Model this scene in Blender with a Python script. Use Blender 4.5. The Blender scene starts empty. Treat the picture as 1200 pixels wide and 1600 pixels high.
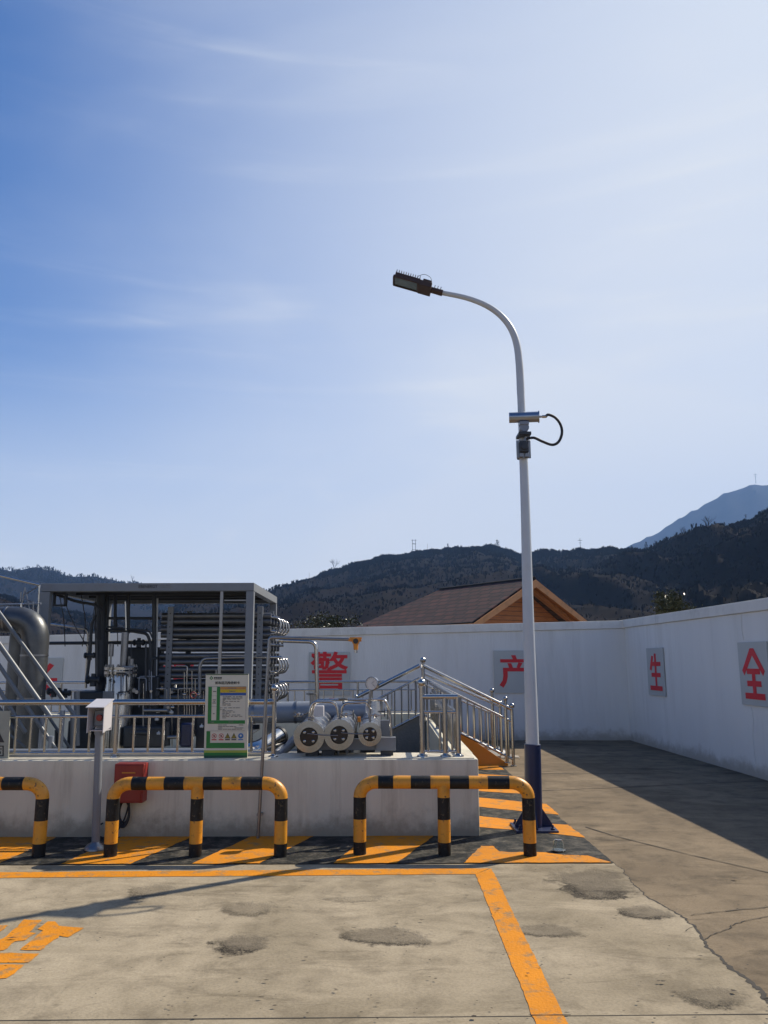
import bpy, bmesh, math, random
from mathutils import Vector as V, Matrix
random.seed(7)
R = math.radians
sc = bpy.context.scene
# ------------------------------------------------------------------ camera
FPX = 1250.0; CAMH = 1.70; ROLL = math.atan(0.003)
TH = math.atan((1029 - .003*51 - 800)/FPX)
cam = bpy.data.objects.new('camera', bpy.data.cameras.new('camera'))
sc.collection.objects.link(cam); sc.camera = cam
cam.data.sensor_fit = 'VERTICAL'; cam.data.sensor_height = 36.0
cam.data.lens = 36.0*FPX/1600.0
cam.data.clip_start = .05; cam.data.clip_end = 20000
cam.matrix_world = Matrix.Translation((0,0,CAMH)) @ Matrix.Rotation(math.pi/2+TH,4,'X') @ Matrix.Rotation(-ROLL,4,'Z')
# ------------------------------------------------------------------ sky and sun
SUN_EL = R(43.5); SUN_AZ = R(55)       # azimuth from +Y towards +X
w = bpy.data.worlds.new("World"); sc.world = w; w.use_nodes = True
nt = w.node_tree; N = nt.nodes; L = nt.links; N.clear()
out = N.new('ShaderNodeOutputWorld'); bg = N.new('ShaderNodeBackground'); bg.inputs['Strength'].default_value = 0.095
sky = N.new('ShaderNodeTexSky'); sky.sky_type = 'NISHITA'; sky.sun_disc = False
sky.sun_elevation = SUN_EL; sky.sun_rotation = SUN_AZ; sky.air_density = 1.0; sky.dust_density = 1.2; sky.ozone_density = 3.5; sky.altitude = 300
tc = N.new('ShaderNodeTexCoord')
def wnoise(scale, rot, detail, lo, hi, dist=.6):
    mp = N.new('ShaderNodeMapping'); mp.inputs['Scale'].default_value = scale; mp.inputs['Rotation'].default_value = rot
    no = N.new('ShaderNodeTexNoise'); no.inputs['Scale'].default_value = 1; no.inputs['Detail'].default_value = detail; no.inputs['Distortion'].default_value = dist
    mr = N.new('ShaderNodeMapRange'); mr.inputs[1].default_value = lo; mr.inputs[2].default_value = hi; mr.interpolation_type='SMOOTHSTEP'
    L.new(tc.outputs['Generated'], mp.inputs['Vector']); L.new(mp.outputs[0], no.inputs['Vector']); L.new(no.outputs['Fac'], mr.inputs[0])
    return mr.outputs[0]
def wmath(op, a, b):
    m = N.new('ShaderNodeMath'); m.operation = op
    for i, x in enumerate((a, b)):
        if isinstance(x, (int, float)): m.inputs[i].default_value = x
        else: L.new(x, m.inputs[i])
    return m.outputs[0]
streak = wnoise((1.0,1.5,13), (0,R(9),0), 8, .50, .78, 1.2)
broad = wnoise((1.6,1.6,4.5), (0,R(12),R(30)), 5, .46, .74, .5)
puff = wnoise((11,11,17), (0,0,0), 6, .60, .74, .2)
fib = wnoise((3.0,4.5,42), (0,R(9),R(10)), 8, .42, .72, .8)
cl = wmath('ADD', wmath('MULTIPLY', wmath('MULTIPLY', streak, wmath('ADD', fib, .45)), wmath('ADD', wmath('MULTIPLY', broad, .30), .08)), wmath('MULTIPLY', broad, .12))
# thin high veil, thicker on the sun's side of the sky and towards the horizon
dp = N.new('ShaderNodeVectorMath'); dp.operation = 'DOT_PRODUCT'
L.new(tc.outputs['Generated'], dp.inputs[0]); dp.inputs[1].default_value = (math.sin(SUN_AZ), math.cos(SUN_AZ), 0)
def wrange(x, a, b, lo, hi):
    m = N.new('ShaderNodeMapRange'); m.interpolation_type='SMOOTHSTEP'; L.new(x, m.inputs[0])
    for k, q in enumerate((a, b, lo, hi)): m.inputs[k+1].default_value = q
    return m.outputs[0]
veil = wrange(dp.outputs['Value'], -.03, .80, 0, .90)
sepw = N.new('ShaderNodeSeparateXYZ'); L.new(tc.outputs['Generated'], sepw.inputs[0])
low = wrange(sepw.outputs['Z'], .40, .06, 0, .88)
band = wrange(sepw.outputs['Z'], .30, .12, 0, 1)
clear = wmath('MULTIPLY', wmath('SUBTRACT', 1, veil), wmath('SUBTRACT', 1, low))
base_f = wmath('SUBTRACT', 1, clear)
tot = wmath('MINIMUM', wmath('ADD', wmath('ADD', base_f, cl), wmath('MULTIPLY', wmath('MULTIPLY', puff, band), .10)), .97)
hs = N.new('ShaderNodeHueSaturation'); hs.inputs['Saturation'].default_value = 1.22; hs.inputs['Value'].default_value = .95; L.new(sky.outputs[0], hs.inputs['Color'])
mx = N.new('ShaderNodeMix'); mx.data_type = 'RGBA'; L.new(tot, mx.inputs[0])
ti = N.new('ShaderNodeMix'); ti.data_type = 'RGBA'; ti.blend_type = 'MULTIPLY'; ti.inputs[0].default_value = 1; L.new(hs.outputs[0], ti.inputs[6]); ti.inputs[7].default_value = (.37,.73,1.0,1); L.new(ti.outputs[2], mx.inputs[6])
mx.inputs[7].default_value = (5.75, 5.95, 6.2, 1)
L.new(mx.outputs[2], bg.inputs['Color']); L.new(bg.outputs[0], out.inputs[0])
sl = bpy.data.lights.new('sun', 'SUN'); sun = bpy.data.objects.new('sun', sl); sc.collection.objects.link(sun)
sl.energy = 4.3; sl.angle = R(.5); sl.color = (1, .90, .74)
sd = V((math.sin(SUN_AZ)*math.cos(SUN_EL), math.cos(SUN_AZ)*math.cos(SUN_EL), math.sin(SUN_EL)))
sun.rotation_euler = sd.to_track_quat('Z','Y').to_euler(); sun.location = (20,10,30)
sc.view_settings.view_transform = 'Standard'; sc.view_settings.look = 'None'; sc.view_settings.exposure = 0.60; sc.view_settings.gamma = 1
sc.cycles.volume_bounces = 1; sc.cycles.max_bounces = 8
# ------------------------------------------------------------------ where a sight line meets a plane
def ray(u, v):
    x=(u-600)/FPX; y=(800-v)/FPX; c,s=math.cos(ROLL),math.sin(ROLL)
    x,y=(c*x+s*y, -s*x+c*y)
    return V((x, math.cos(TH)-y*math.sin(TH), math.sin(TH)+y*math.cos(TH)))
def G(u, v, z=0.0):
    d=ray(u,v); return V((0,0,CAMH))+d*((z-CAMH)/d.z)
def P(u, v, Y):
    d=ray(u,v); return V((0,0,CAMH))+d*(Y/d.y)
# ------------------------------------------------------------------ materials
def mat(name, col, rough=.6, metal=0, var=.12, vs=6.0, bump=0.0, bs=60.0, dirt=None, da=.3, ds=2.0, stretch=(1,1,1), spec=.5, coord='Object', col2=None, chip=None, ca=.9, splash=None):
    m = bpy.data.materials.new(name); m.use_nodes = True; n = m.node_tree.nodes; l = m.node_tree.links
    b = n['Principled BSDF']; b.inputs['Roughness'].default_value = rough; b.inputs['Metallic'].default_value = metal
    b.inputs['Specular IOR Level'].default_value = spec
    t = n.new('ShaderNodeTexCoord'); mp = n.new('ShaderNodeMapping'); l.new(t.outputs[coord], mp.inputs[0]); mp.inputs['Scale'].default_value = stretch
    no = n.new('ShaderNodeTexNoise'); no.inputs['Scale'].default_value = vs; no.inputs['Detail'].default_value = 6; no.inputs['Roughness'].default_value=.65; l.new(mp.outputs[0], no.inputs[0])
    mi = n.new('ShaderNodeMix'); mi.data_type='RGBA'
    mr = n.new('ShaderNodeMapRange'); mr.inputs[1].default_value=.3; mr.inputs[2].default_value=.7; l.new(no.outputs['Fac'], mr.inputs[0]); l.new(mr.outputs[0], mi.inputs[0])
    c2 = col2 or [min(1, c*(1+var)) for c in col]; c1 = [c*(1-var) for c in col] if not col2 else col
    mi.inputs[6].default_value = (*c1,1); mi.inputs[7].default_value = (*c2,1)
    cur = mi.outputs[2]
    if dirt:
        nd = n.new('ShaderNodeTexNoise'); nd.inputs['Scale'].default_value = ds; nd.inputs['Detail'].default_value = 8; nd.inputs['Roughness'].default_value=.7; l.new(mp.outputs[0], nd.inputs[0])
        rd = n.new('ShaderNodeMapRange'); rd.inputs[1].default_value=.52; rd.inputs[2].default_value=.72; rd.inputs[4].default_value=da; l.new(nd.outputs['Fac'], rd.inputs[0])
        m2 = n.new('ShaderNodeMix'); m2.data_type='RGBA'; l.new(rd.outputs[0], m2.inputs[0]); l.new(cur, m2.inputs[6]); m2.inputs[7].default_value=(*dirt,1); cur = m2.outputs[2]
    if splash:      # mud splashed along the foot
        gp_ = n.new('ShaderNodeNewGeometry'); sx_ = n.new('ShaderNodeSeparateXYZ'); l.new(gp_.outputs['Position'], sx_.inputs[0])
        ns_ = n.new('ShaderNodeTexNoise'); ns_.inputs['Scale'].default_value = 3.5; ns_.inputs['Detail'].default_value = 9; ns_.inputs['Roughness'].default_value=.75; l.new(gp_.outputs['Position'], ns_.inputs[0])
        ms_ = n.new('ShaderNodeMath'); ms_.operation='MULTIPLY_ADD'; l.new(ns_.outputs['Fac'], ms_.inputs[0]); ms_.inputs[1].default_value=-.55; l.new(sx_.outputs['Z'], ms_.inputs[2])
        rs_ = n.new('ShaderNodeMapRange'); rs_.interpolation_type='SMOOTHSTEP'; rs_.inputs[1].default_value=.0; rs_.inputs[2].default_value=-.26; rs_.inputs[4].default_value=.75; l.new(ms_.outputs[0], rs_.inputs[0])
        m4 = n.new('ShaderNodeMix'); m4.data_type='RGBA'; l.new(rs_.outputs[0], m4.inputs[0]); l.new(cur, m4.inputs[6]); m4.inputs[7].default_value=(*splash,1); cur = m4.outputs[2]
    if chip:
        nc = n.new('ShaderNodeTexNoise'); nc.inputs['Scale'].default_value = 26; nc.inputs['Detail'].default_value = 5; nc.inputs['Roughness'].default_value=.75; l.new(mp.outputs[0], nc.inputs[0])
        rc = n.new('ShaderNodeMapRange'); rc.inputs[1].default_value=.60; rc.inputs[2].default_value=.625; rc.inputs[4].default_value=ca; l.new(nc.outputs['Fac'], rc.inputs[0])
        m3 = n.new('ShaderNodeMix'); m3.data_type='RGBA'; l.new(rc.outputs[0], m3.inputs[0]); l.new(cur, m3.inputs[6]); m3.inputs[7].default_value=(*chip,1); cur = m3.outputs[2]
    l.new(cur, b.inputs['Base Color'])
    rr = n.new('ShaderNodeMapRange'); rr.inputs[3].default_value=max(.03,rough*.85); rr.inputs[4].default_value=min(1,rough*1.18); l.new(no.outputs['Fac'], rr.inputs[0]); l.new(rr.outputs[0], b.inputs['Roughness'])
    if bump:
        nb = n.new('ShaderNodeTexNoise'); nb.inputs['Scale'].default_value = bs; nb.inputs['Detail'].default_value = 5; l.new(mp.outputs[0], nb.inputs[0])
        bp = n.new('ShaderNodeBump'); bp.inputs['Strength'].default_value = bump; bp.inputs['Distance'].default_value=.02; l.new(nb.outputs['Fac'], bp.inputs['Height']); l.new(bp.outputs[0], b.inputs['Normal'])
    return m
M = {}
M['steel'] = mat('stainless_steel', (.42,.405,.39), .2, 1, .08, 14)
M['steel_dull'] = mat('dull_steel', (.25,.25,.255), .38, 1, .15, 10, dirt=(.16,.13,.11), da=.3)
M['lagging'] = mat('aluminium_lagging', (.60,.58,.55), .16, 1, .12, 5, bump=.12, bs=9, dirt=(.3,.25,.22), da=.3, ds=4)
M['ring'] = mat('brushed_ring', (.30,.305,.31), .24, .9, .1, 8, dirt=(.35,.2,.12), da=.3, ds=6)
M['cap'] = mat('rusty_black_cap', (.012,.008,.007), .35, .2, .3, 8, dirt=(.06,.02,.01), da=.6, ds=12)
M['duct'] = mat('weathered_lagging', (.10,.105,.11), .4, .7, .25, 4, bump=.15, bs=7, dirt=(.08,.07,.06), da=.5, ds=3)
M['alu_tube'] = mat('aluminium_tube', (.13,.135,.145), .42, .7, .2, 8)
M['grey_paint'] = mat('grey_paint', (.17,.185,.205), .5, 0, .08, 5, dirt=(.16,.13,.11), da=.35, ds=7)
M['grey_pipe'] = mat('grey_pipe_paint', (.20,.225,.27), .35, 0, .1, 5, dirt=(.2,.19,.18), da=.3)
M['rail_grey'] = mat('inclined_rail_paint', (.10,.115,.135), .4, 0, .12, 5)
M['dark_grey'] = mat('dark_grey_paint', (.03,.035,.042), .5, 0, .2, 7)
M['black'] = mat('black_paint', (.006,.0065,.007), .5, 0, .3, 8, dirt=(.05,.045,.04), da=.35, ds=9, spec=.3, chip=(.12,.09,.05), ca=.6)
M['rubber'] = mat('black_rubber', (.015,.015,.017), .6, 0, .2, 20)
M['yellow'] = mat('yellow_paint', (.62,.265,.018), .42, 0, .10, 4, dirt=(.22,.11,.03), da=.6, ds=9, chip=(.06,.035,.02))
M['white'] = mat('white_paint', (.48,.51,.54), .4, 0, .04, 5, dirt=(.45,.42,.38), da=.3, ds=6)
M['white_box'] = mat('white_enamel', (.52,.51,.53), .45, 0, .04, 9)
M['lamp_arm'] = M['white']
M['blue'] = mat('dark_blue_paint', (.004,.011,.055), .4, 0, .15, 6, dirt=(.05,.06,.10), da=.3)
M['red'] = mat('red_paint', (.25,.018,.010), .45, 0, .12, 5, dirt=(.2,.05,.03), da=.4)
M['redchar'] = mat('red_film', (.62,.012,.022), .5, 0, .05, 5)
M['panel'] = mat('grey_panel', (.43,.45,.44), .45, 0, .04, 3)
M['wall'] = mat('white_wall_paint', (.70,.70,.68), .85, 0, .05, 1.6, bump=.3, bs=35, dirt=(.43,.41,.36), da=.38, ds=1.5, stretch=(1,1,.12), splash=(.30,.27,.22))
M['coping'] = mat('coping_render', (.68,.67,.63), .8, 0, .07, 2, bump=.2, bs=30, dirt=(.36,.34,.30), da=.5, ds=2.5, stretch=(1,1,.5))
M['dike'] = mat('rendered_concrete', (.64,.61,.49), .85, 0, .08, 1.8, bump=.3, bs=22, dirt=(.33,.30,.22), da=.75, ds=1.7, stretch=(2,1,.18), splash=(.20,.17,.12))
M['dike_top'] = mat('dike_top', (.55,.51,.42), .85, 0, .14, 4, bump=.3, bs=30, dirt=(.2,.17,.13), da=.6, ds=4)
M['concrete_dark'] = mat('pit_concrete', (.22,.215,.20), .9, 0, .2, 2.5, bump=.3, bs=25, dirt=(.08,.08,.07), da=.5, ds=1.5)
M['wood'] = mat('orange_timber', (.34,.12,.03), .55, 0, .25, 3, dirt=(.18,.06,.02), da=.5, ds=5, stretch=(1,1,6), bump=.15)
M['wood_edge'] = mat('pale_timber', (.42,.20,.08), .5, 0, .3, 4, dirt=(.25,.1,.04), da=.5, ds=4)
M['orange_flank'] = mat('orange_flank_paint', (.55,.20,.015), .6, 0, .08, 4, dirt=(.35,.16,.05), da=.3)
M['brown'] = mat('lamp_brown', (.055,.030,.022), .5, .2, .2, 10)
M['camera_blue'] = mat('camera_housing', (.30,.33,.38), .3, .9, .1, 10)
M['detector'] = mat('detector_orange', (.62,.24,.02), .4, 0, .1, 10, dirt=(.2,.1,.03), da=.4, ds=30)
M['board'] = mat('board_cream', (.58,.56,.46), .5, 0, .04, 4)
M['green'] = mat('board_green', (.012,.17,.03), .5, 0, .12, 3)
M['dkgreen'] = mat('board_dark_green', (.006,.07,.03), .5, 0, .12, 3)
M['lime'] = mat('board_lime', (.30,.36,.05), .5, 0, .12, 3)
M['b_orange'] = mat('board_orange', (.45,.22,.06), .5)
M['b_yellow'] = mat('board_yellow', (.55,.40,.01), .5)
M['b_blue'] = mat('board_blue', (.02,.08,.30), .5)
M['ink'] = mat('ink', (.03,.03,.03), .6)
M['ink_soft'] = mat('soft_ink', (.16,.155,.14), .6, 0, .5, 40)
M['s_red'] = mat('sign_red', (.45,.04,.04), .5)
M['s_blue'] = mat('sign_blue', (.03,.15,.40), .5)
M['s_yel'] = mat('sign_yellow', (.34,.28,.03), .5)
M['glassdark'] = mat('lamp_glass', (.10,.15,.17), .15, 0, .25, 12)
M['dial'] = mat('dial_face', (.62,.60,.56), .35, 0, .03, 4)
M['bark'] = mat('bark', (.045,.036,.03), .9, 0, .3, 10, bump=.4)
M['bark_far'] = mat('bark_far', (.045,.04,.045), .9, 0, .3, 1,spec=.02)
M['stone'] = mat('broken_stone', (.34,.30,.25), .9, 0, .3, 12, bump=.5, bs=40)
M['plastic_sheet'] = mat('pale_plastic', (.55,.55,.53), .35, 0, .15, 12, bump=.4, bs=30)
M['crack'] = mat('crack_dirt', (.035,.030,.024), .95, 0, .5, 12)
M['leafdry'] = mat('dry_litter', (.035,.024,.015), .9, 0, .5, 30)
def glass_mat():
    m = bpy.data.materials.new('clear_glass'); m.use_nodes=True; b=m.node_tree.nodes['Principled BSDF']
    b.inputs['Transmission Weight'].default_value=1; b.inputs['Roughness'].default_value=.08; b.inputs['Base Color'].default_value=(.85,.9,.9,1); b.inputs['IOR'].default_value=1.3
    return m
M['glass'] = glass_mat()
# ------------------------------------------------------------------ mesh builder
def frame(d):
    d = d.normalized(); a = V((0,0,1)) if abs(d.z) < .9 else V((1,0,0))
    x = d.cross(a).normalized(); return x, d.cross(x).normalized()
class MB:
    def __init__(s): s.v=[]; s.f=[]; s.m=[]
    def add(s, vs, fs, mi=0):
        o=len(s.v); s.v += [V(p) for p in vs]; s.f += [[i+o for i in f] for f in fs]; s.m += [mi]*len(fs); return s
    def box(s, c, size, mi=0, rz=0, rot=None):
        hx,hy,hz=[q/2 for q in size]; m = rot or Matrix.Rotation(rz,3,'Z'); c=V(c)
        vs=[c+m@V((x*hx,y*hy,z*hz)) for x in(-1,1) for y in(-1,1) for z in(-1,1)]
        return s.add(vs,[(0,1,3,2),(4,6,7,5),(0,4,5,1),(2,3,7,6),(0,2,6,4),(1,5,7,3)],mi)
    def bar(s, a, b, wd, hg, mi=0):      # rectangular bar, hg measured along the vertical-ish normal
        a,b=V(a),V(b); d=(b-a); ln=d.length; d.normalize(); up=V((0,0,1)) if abs(d.z)<.95 else V((0,1,0))
        side=d.cross(up).normalized(); n=side.cross(d)
        rot=Matrix((d,side,n)).transposed(); return s.box((a+b)/2,(ln,wd,hg),mi,rot=rot)
    def tube(s, pts, r, n=12, mi=0, caps=True, bands=None):
        pts=[V(p) for p in pts]; k=len(pts); rs=r if isinstance(r,(list,tuple)) else [r]*k
        base=len(s.v); px=None
        for i,p in enumerate(pts):
            d=(pts[min(i+1,k-1)]-pts[max(i-1,0)]).normalized()
            if px is None: px,_=frame(d)
            x=(px-d*px.dot(d)).normalized(); px=x; y=d.cross(x)
            for j in range(n):
                a=2*math.pi*j/n; s.v.append(p+(x*math.cos(a)+y*math.sin(a))*rs[i])
        for i in range(k-1):
            for j in range(n):
                a=base+i*n+j; b=base+i*n+(j+1)%n; s.f.append([a,b,b+n,a+n]); s.m.append(bands[i] if bands else mi)
        if caps:
            s.f.append([base+j for j in range(n)][::-1]); s.m.append(bands[0] if bands else mi)
            s.f.append([base+(k-1)*n+j for j in range(n)]); s.m.append(bands[-1] if bands else mi)
        return s
    def cyl(s,a,b,r,r2=None,n=20,mi=0): return s.tube([a,b],[r,r if r2 is None else r2],n,mi)
    def lathe(s, c, d, prof, n=24, mi=0):   # prof: (distance along d, radius)
        c,d=V(c),V(d).normalized(); return s.tube([c+d*h for h,_ in prof],[max(r,.0004) for _,r in prof],n,mi) if all(prof[i][0]!=prof[i+1][0] for i in range(len(prof)-1)) else s._lathe(c,d,prof,n,mi)
    def _lathe(s,c,d,prof,n,mi):
        x,y=frame(d); base=len(s.v)
        for h,r in prof:
            for j in range(n):
                a=2*math.pi*j/n; s.v.append(c+d*h+(x*math.cos(a)+y*math.sin(a))*max(r,.0004))
        for i in range(len(prof)-1):
            for j in range(n):
                a=base+i*n+j;b=base+i*n+(j+1)%n; s.f.append([a,b,b+n,a+n]); s.m.append(mi)
        return s
    def ball(s,c,r,n=14,mi=0,sz=1):
        c=V(c); k=8; return s._lathe(c,V((0,0,1)),[(-math.cos(math.pi*i/k)*r*sz, math.sin(math.pi*i/k)*r) for i in range(k+1)],n,mi)
    def prism(s, poly, vec, mi=0):
        k=len(poly); vec=V(vec); a=[V(p) for p in poly]
        return s.add(a+[p+vec for p in a],[list(range(k))[::-1],list(range(k,2*k))]+[[i,(i+1)%k,(i+1)%k+k,i+k] for i in range(k)],mi)
    def build(s, name, mats, parent=None, smooth=True, bevel=0, loc=None):
        me=bpy.data.meshes.new(name); off=worldloc(parent) if parent else (V(loc) if loc is not None else V((0,0,0)))
        me.from_pydata([p-off for p in s.v],[],s.f)
        for m in (mats if isinstance(mats,list) else [mats]): me.materials.append(m)
        for p,mi in zip(me.polygons,s.m): p.material_index=mi
        bm=bmesh.new(); bm.from_mesh(me); bmesh.ops.recalc_face_normals(bm,faces=bm.faces); bm.to_mesh(me); bm.free()
        if smooth:
            for p in me.polygons: p.use_smooth=True
            me.set_sharp_from_angle(angle=R(38))
        o=bpy.data.objects.new(name,me); sc.collection.objects.link(o)
        if parent: o.parent=parent
        elif loc is not None: o.location=off
        if bevel:
            b=o.modifiers.new('bevel','BEVEL'); b.width=bevel; b.segments=2; b.limit_method='ANGLE'; b.angle_limit=R(40)
        return o
def worldloc(o):
    p=V(o.location)
    while o.parent: o=o.parent; p+=V(o.location)
    return p
def thing(name,label,cat,loc,group=None):
    o=bpy.data.objects.new(name,None); o.empty_display_size=.2; o.location=loc; sc.collection.objects.link(o); tag(o,label,cat,group); return o
def tag(o,label,cat,group=None):
    o['label']=label; o['category']=cat
    if group: o['group']=group
    return o
def struct(o,kind='structure'): o['kind']=kind; return o
def dup(root,loc,rotz,label):
    def cp(o,par):
        c=o.copy(); sc.collection.objects.link(c)
        if par: c.parent=par
        for ch in list(o.children): cp(ch,c)
        return c
    r=cp(root,None); r.location=loc; r.rotation_euler=(0,0,rotz); r['label']=label; return r
def arc(c,a,b,n=8):      # quarter-like arc from a to b about c
    c,a,b=V(c),V(a),V(b); u=a-c; v=b-c
    ang=u.angle(v); res=[]
    for i in range(n+1):
        t=i/n; res.append(c+(u*math.sin((1-t)*ang)+v*math.sin(t*ang))/math.sin(ang))
    return res
def bend(pts,r,n=6):     # polyline with rounded corners
    pts=[V(p) for p in pts]; out=[pts[0]]
    for i in range(1,len(pts)-1):
        a=(pts[i-1]-pts[i]); b=(pts[i+1]-pts[i]); rr=min(r,a.length*.45,b.length*.45)
        p0=pts[i]+a.normalized()*rr; p1=pts[i]+b.normalized()*rr
        for k in range(n+1):
            t=k/n; out.append(p0*(1-t)**2+pts[i]*2*t*(1-t)+p1*t*t)
    out.append(pts[-1]); return out
def spline(pts,n=6):
    pts=[V(p) for p in pts]; out=[]
    for i in range(len(pts)-1):
        p0=pts[max(i-1,0)];p1=pts[i];p2=pts[i+1];p3=pts[min(i+2,len(pts)-1)]
        for k in range(n):
            t=k/n; out.append(.5*((2*p1)+(p2-p0)*t+(2*p0-5*p1+4*p2-p3)*t*t+(3*p1-p0-3*p2+p3)*t**3))
    out.append(pts[-1]); return out
def text_mesh(name,s,size,m,parent,org,xd,up,off=0.0,ext=.001,align='CENTER',sx=1.0):
    cu=bpy.data.curves.new(name,'FONT'); cu.body=s; cu.size=size; cu.offset=off; cu.extrude=ext; cu.align_x=align; cu.align_y='CENTER'; cu.resolution_u=3
    o=bpy.data.objects.new(name,cu); sc.collection.objects.link(o); bpy.context.view_layer.update()
    me=bpy.data.meshes.new_from_object(o.evaluated_get(bpy.context.evaluated_depsgraph_get())); bpy.data.objects.remove(o)
    xd=V(xd).normalized(); up=V(up).normalized(); n=xd.cross(up); mt=Matrix((xd*sx,up,n)).transposed().to_4x4()
    me.transform(Matrix.Translation(V(org)-worldloc(parent))@mt)
    me.materials.clear(); me.materials.append(m); me.name=name
    r=bpy.data.objects.new(name,me); sc.collection.objects.link(r); r.parent=parent; return r
# ------------------------------------------------------------------ ground
PATCH=[(922,1378,62,24),(1005,1424,38,12),(395,1420,44,11),(372,1473,44,15),(612,1464,66,15),(852,1455,52,11),(240,1392,38,11),(560,1405,50,6),(1120,1560,50,16)]
def ground_mat(name,c1,c2,cd,patches,seedoff):
    m=bpy.data.materials.new(name); m.use_nodes=True; n=m.node_tree.nodes; l=m.node_tree.links; b=n['Principled BSDF']; b.inputs['Roughness'].default_value=.88; b.inputs['Specular IOR Level'].default_value=.12
    g=n.new('ShaderNodeNewGeometry'); off=n.new('ShaderNodeVectorMath'); off.operation='ADD'; off.inputs[1].default_value=(seedoff,seedoff*.7,0); l.new(g.outputs['Position'],off.inputs[0]); pos=off.outputs[0]
    def noise(sc_,det=6,ro=.6,dist=0,src=pos,sv=None):
        t=n.new('ShaderNodeTexNoise'); t.inputs['Scale'].default_value=sc_; t.inputs['Detail'].default_value=det; t.inputs['Roughness'].default_value=ro; t.inputs['Distortion'].default_value=dist
        if sv:
            mp=n.new('ShaderNodeMapping'); mp.inputs['Scale'].default_value=sv; l.new(src,mp.inputs[0]); src=mp.outputs[0]
        l.new(src,t.inputs[0]); return t.outputs['Fac']
    def mr(x,a,bb,lo=0,hi=1):
        t=n.new('ShaderNodeMapRange'); t.interpolation_type='SMOOTHSTEP'; l.new(x,t.inputs[0]); t.inputs[1].default_value=a;t.inputs[2].default_value=bb;t.inputs[3].default_value=lo;t.inputs[4].default_value=hi; return t.outputs[0]
    def mth(op,a,bb=None):
        t=n.new('ShaderNodeMath'); t.operation=op
        for i,x in enumerate((a,bb)):
            if x is None: continue
            if isinstance(x,(int,float)): t.inputs[i].default_value=x
            else: l.new(x,t.inputs[i])
        return t.outputs[0]
    def mix(f,a,bb):
        t=n.new('ShaderNodeMix'); t.data_type='RGBA'
        if isinstance(f,(int,float)): t.inputs[0].default_value=f
        else: l.new(f,t.inputs[0])
        for i,x in ((6,a),(7,bb)):
            if isinstance(x,tuple): t.inputs[i].default_value=(*x,1)
            else: l.new(x,t.inputs[i])
        return t.outputs[2]
    big=noise(.55,7,.62,.6); mid=noise(3.2,8,.68,.4); fine=noise(60,4,.7); streak=noise(1.6,8,.7,.8,sv=(1,2.6,1))
    col=mix(mr(big,.32,.68),c1,c2)
    col=mix(mr(mid,.40,.72,0,.55),col,cd)
    col=mix(mr(noise(1.1,9,.72,1.2,sv=(.6,1.8,1)),.50,.70,0,.6),col,tuple(min(1,x*1.12) for x in c2))
    col=mix(mr(streak,.53,.72,0,.55),col,tuple(x*.62 for x in cd))
    col=mix(mr(fine,.35,.75,0,.30),col,tuple(x*.6 for x in cd))
    vo=n.new('ShaderNodeTexVoronoi'); vo.inputs['Scale'].default_value=9; l.new(pos,vo.inputs[0])
    vs=n.new('ShaderNodeTexVoronoi'); vs.inputs['Scale'].default_value=23; l.new(pos,vs.inputs[0])
    spots=mth('MAXIMUM',mr(vo.outputs['Distance'],.035,.02),mr(vs.outputs['Distance'],.05,.03))
    spots=mth('MULTIPLY',spots,mr(noise(1.3),.5,.62))
    col=mix(mth('MULTIPLY',spots,.7),col,(.05,.042,.032))
    hgt=mth('ADD',mth('MULTIPLY',fine,.25),mth('MULTIPLY',mid,.8))
    wob=noise(3.6,7,.7); grit=noise(70,4,.85)
    for pi_,(u,v,rx,ry) in enumerate(patches):
        ps_=(1,.8,.45,1,.75,.7,.5,.3,.6)[pi_%9]
        c=G(u,v); wx=(G(u+rx,v)-c).length; wy=(G(u,v-ry)-G(u,v+ry)).length/2
        mp=n.new('ShaderNodeMapping'); mp.vector_type='TEXTURE'; l.new(g.outputs['Position'],mp.inputs[0]); mp.inputs['Location'].default_value=(c.x,c.y,0); mp.inputs['Scale'].default_value=(wx,wy,1)
        ml=n.new('ShaderNodeVectorMath'); ml.operation='MULTIPLY'; l.new(mp.outputs[0],ml.inputs[0]); ml.inputs[1].default_value=(1,1,0)
        ln=n.new('ShaderNodeVectorMath'); ln.operation='LENGTH'; l.new(ml.outputs[0],ln.inputs[0])
        d=mth('ADD',ln.outputs['Value'],mth('MULTIPLY',mth('SUBTRACT',wob,.5),2.6))
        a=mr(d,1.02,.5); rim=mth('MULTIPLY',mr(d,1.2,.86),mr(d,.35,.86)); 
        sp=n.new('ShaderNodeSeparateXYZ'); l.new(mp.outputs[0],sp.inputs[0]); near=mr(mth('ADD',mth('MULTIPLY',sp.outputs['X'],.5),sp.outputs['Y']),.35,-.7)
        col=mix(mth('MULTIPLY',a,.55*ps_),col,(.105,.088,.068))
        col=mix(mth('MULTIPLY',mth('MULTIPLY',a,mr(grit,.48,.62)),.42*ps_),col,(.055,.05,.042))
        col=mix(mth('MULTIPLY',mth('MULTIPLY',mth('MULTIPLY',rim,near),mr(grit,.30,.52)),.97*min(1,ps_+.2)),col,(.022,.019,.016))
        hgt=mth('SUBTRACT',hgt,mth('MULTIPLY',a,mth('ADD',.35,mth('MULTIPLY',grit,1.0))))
    l.new(col,b.inputs['Base Color'])
    bp=n.new('ShaderNodeBump'); bp.inputs['Strength'].default_value=.55; bp.inputs['Distance'].default_value=.012; l.new(hgt,bp.inputs['Height']); l.new(bp.outputs[0],b.inputs['Normal'])
    return m
gm_base=ground_mat('old_concrete',(.152,.117,.078),(.250,.195,.130),(.062,.051,.038),[],13.0)
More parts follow.
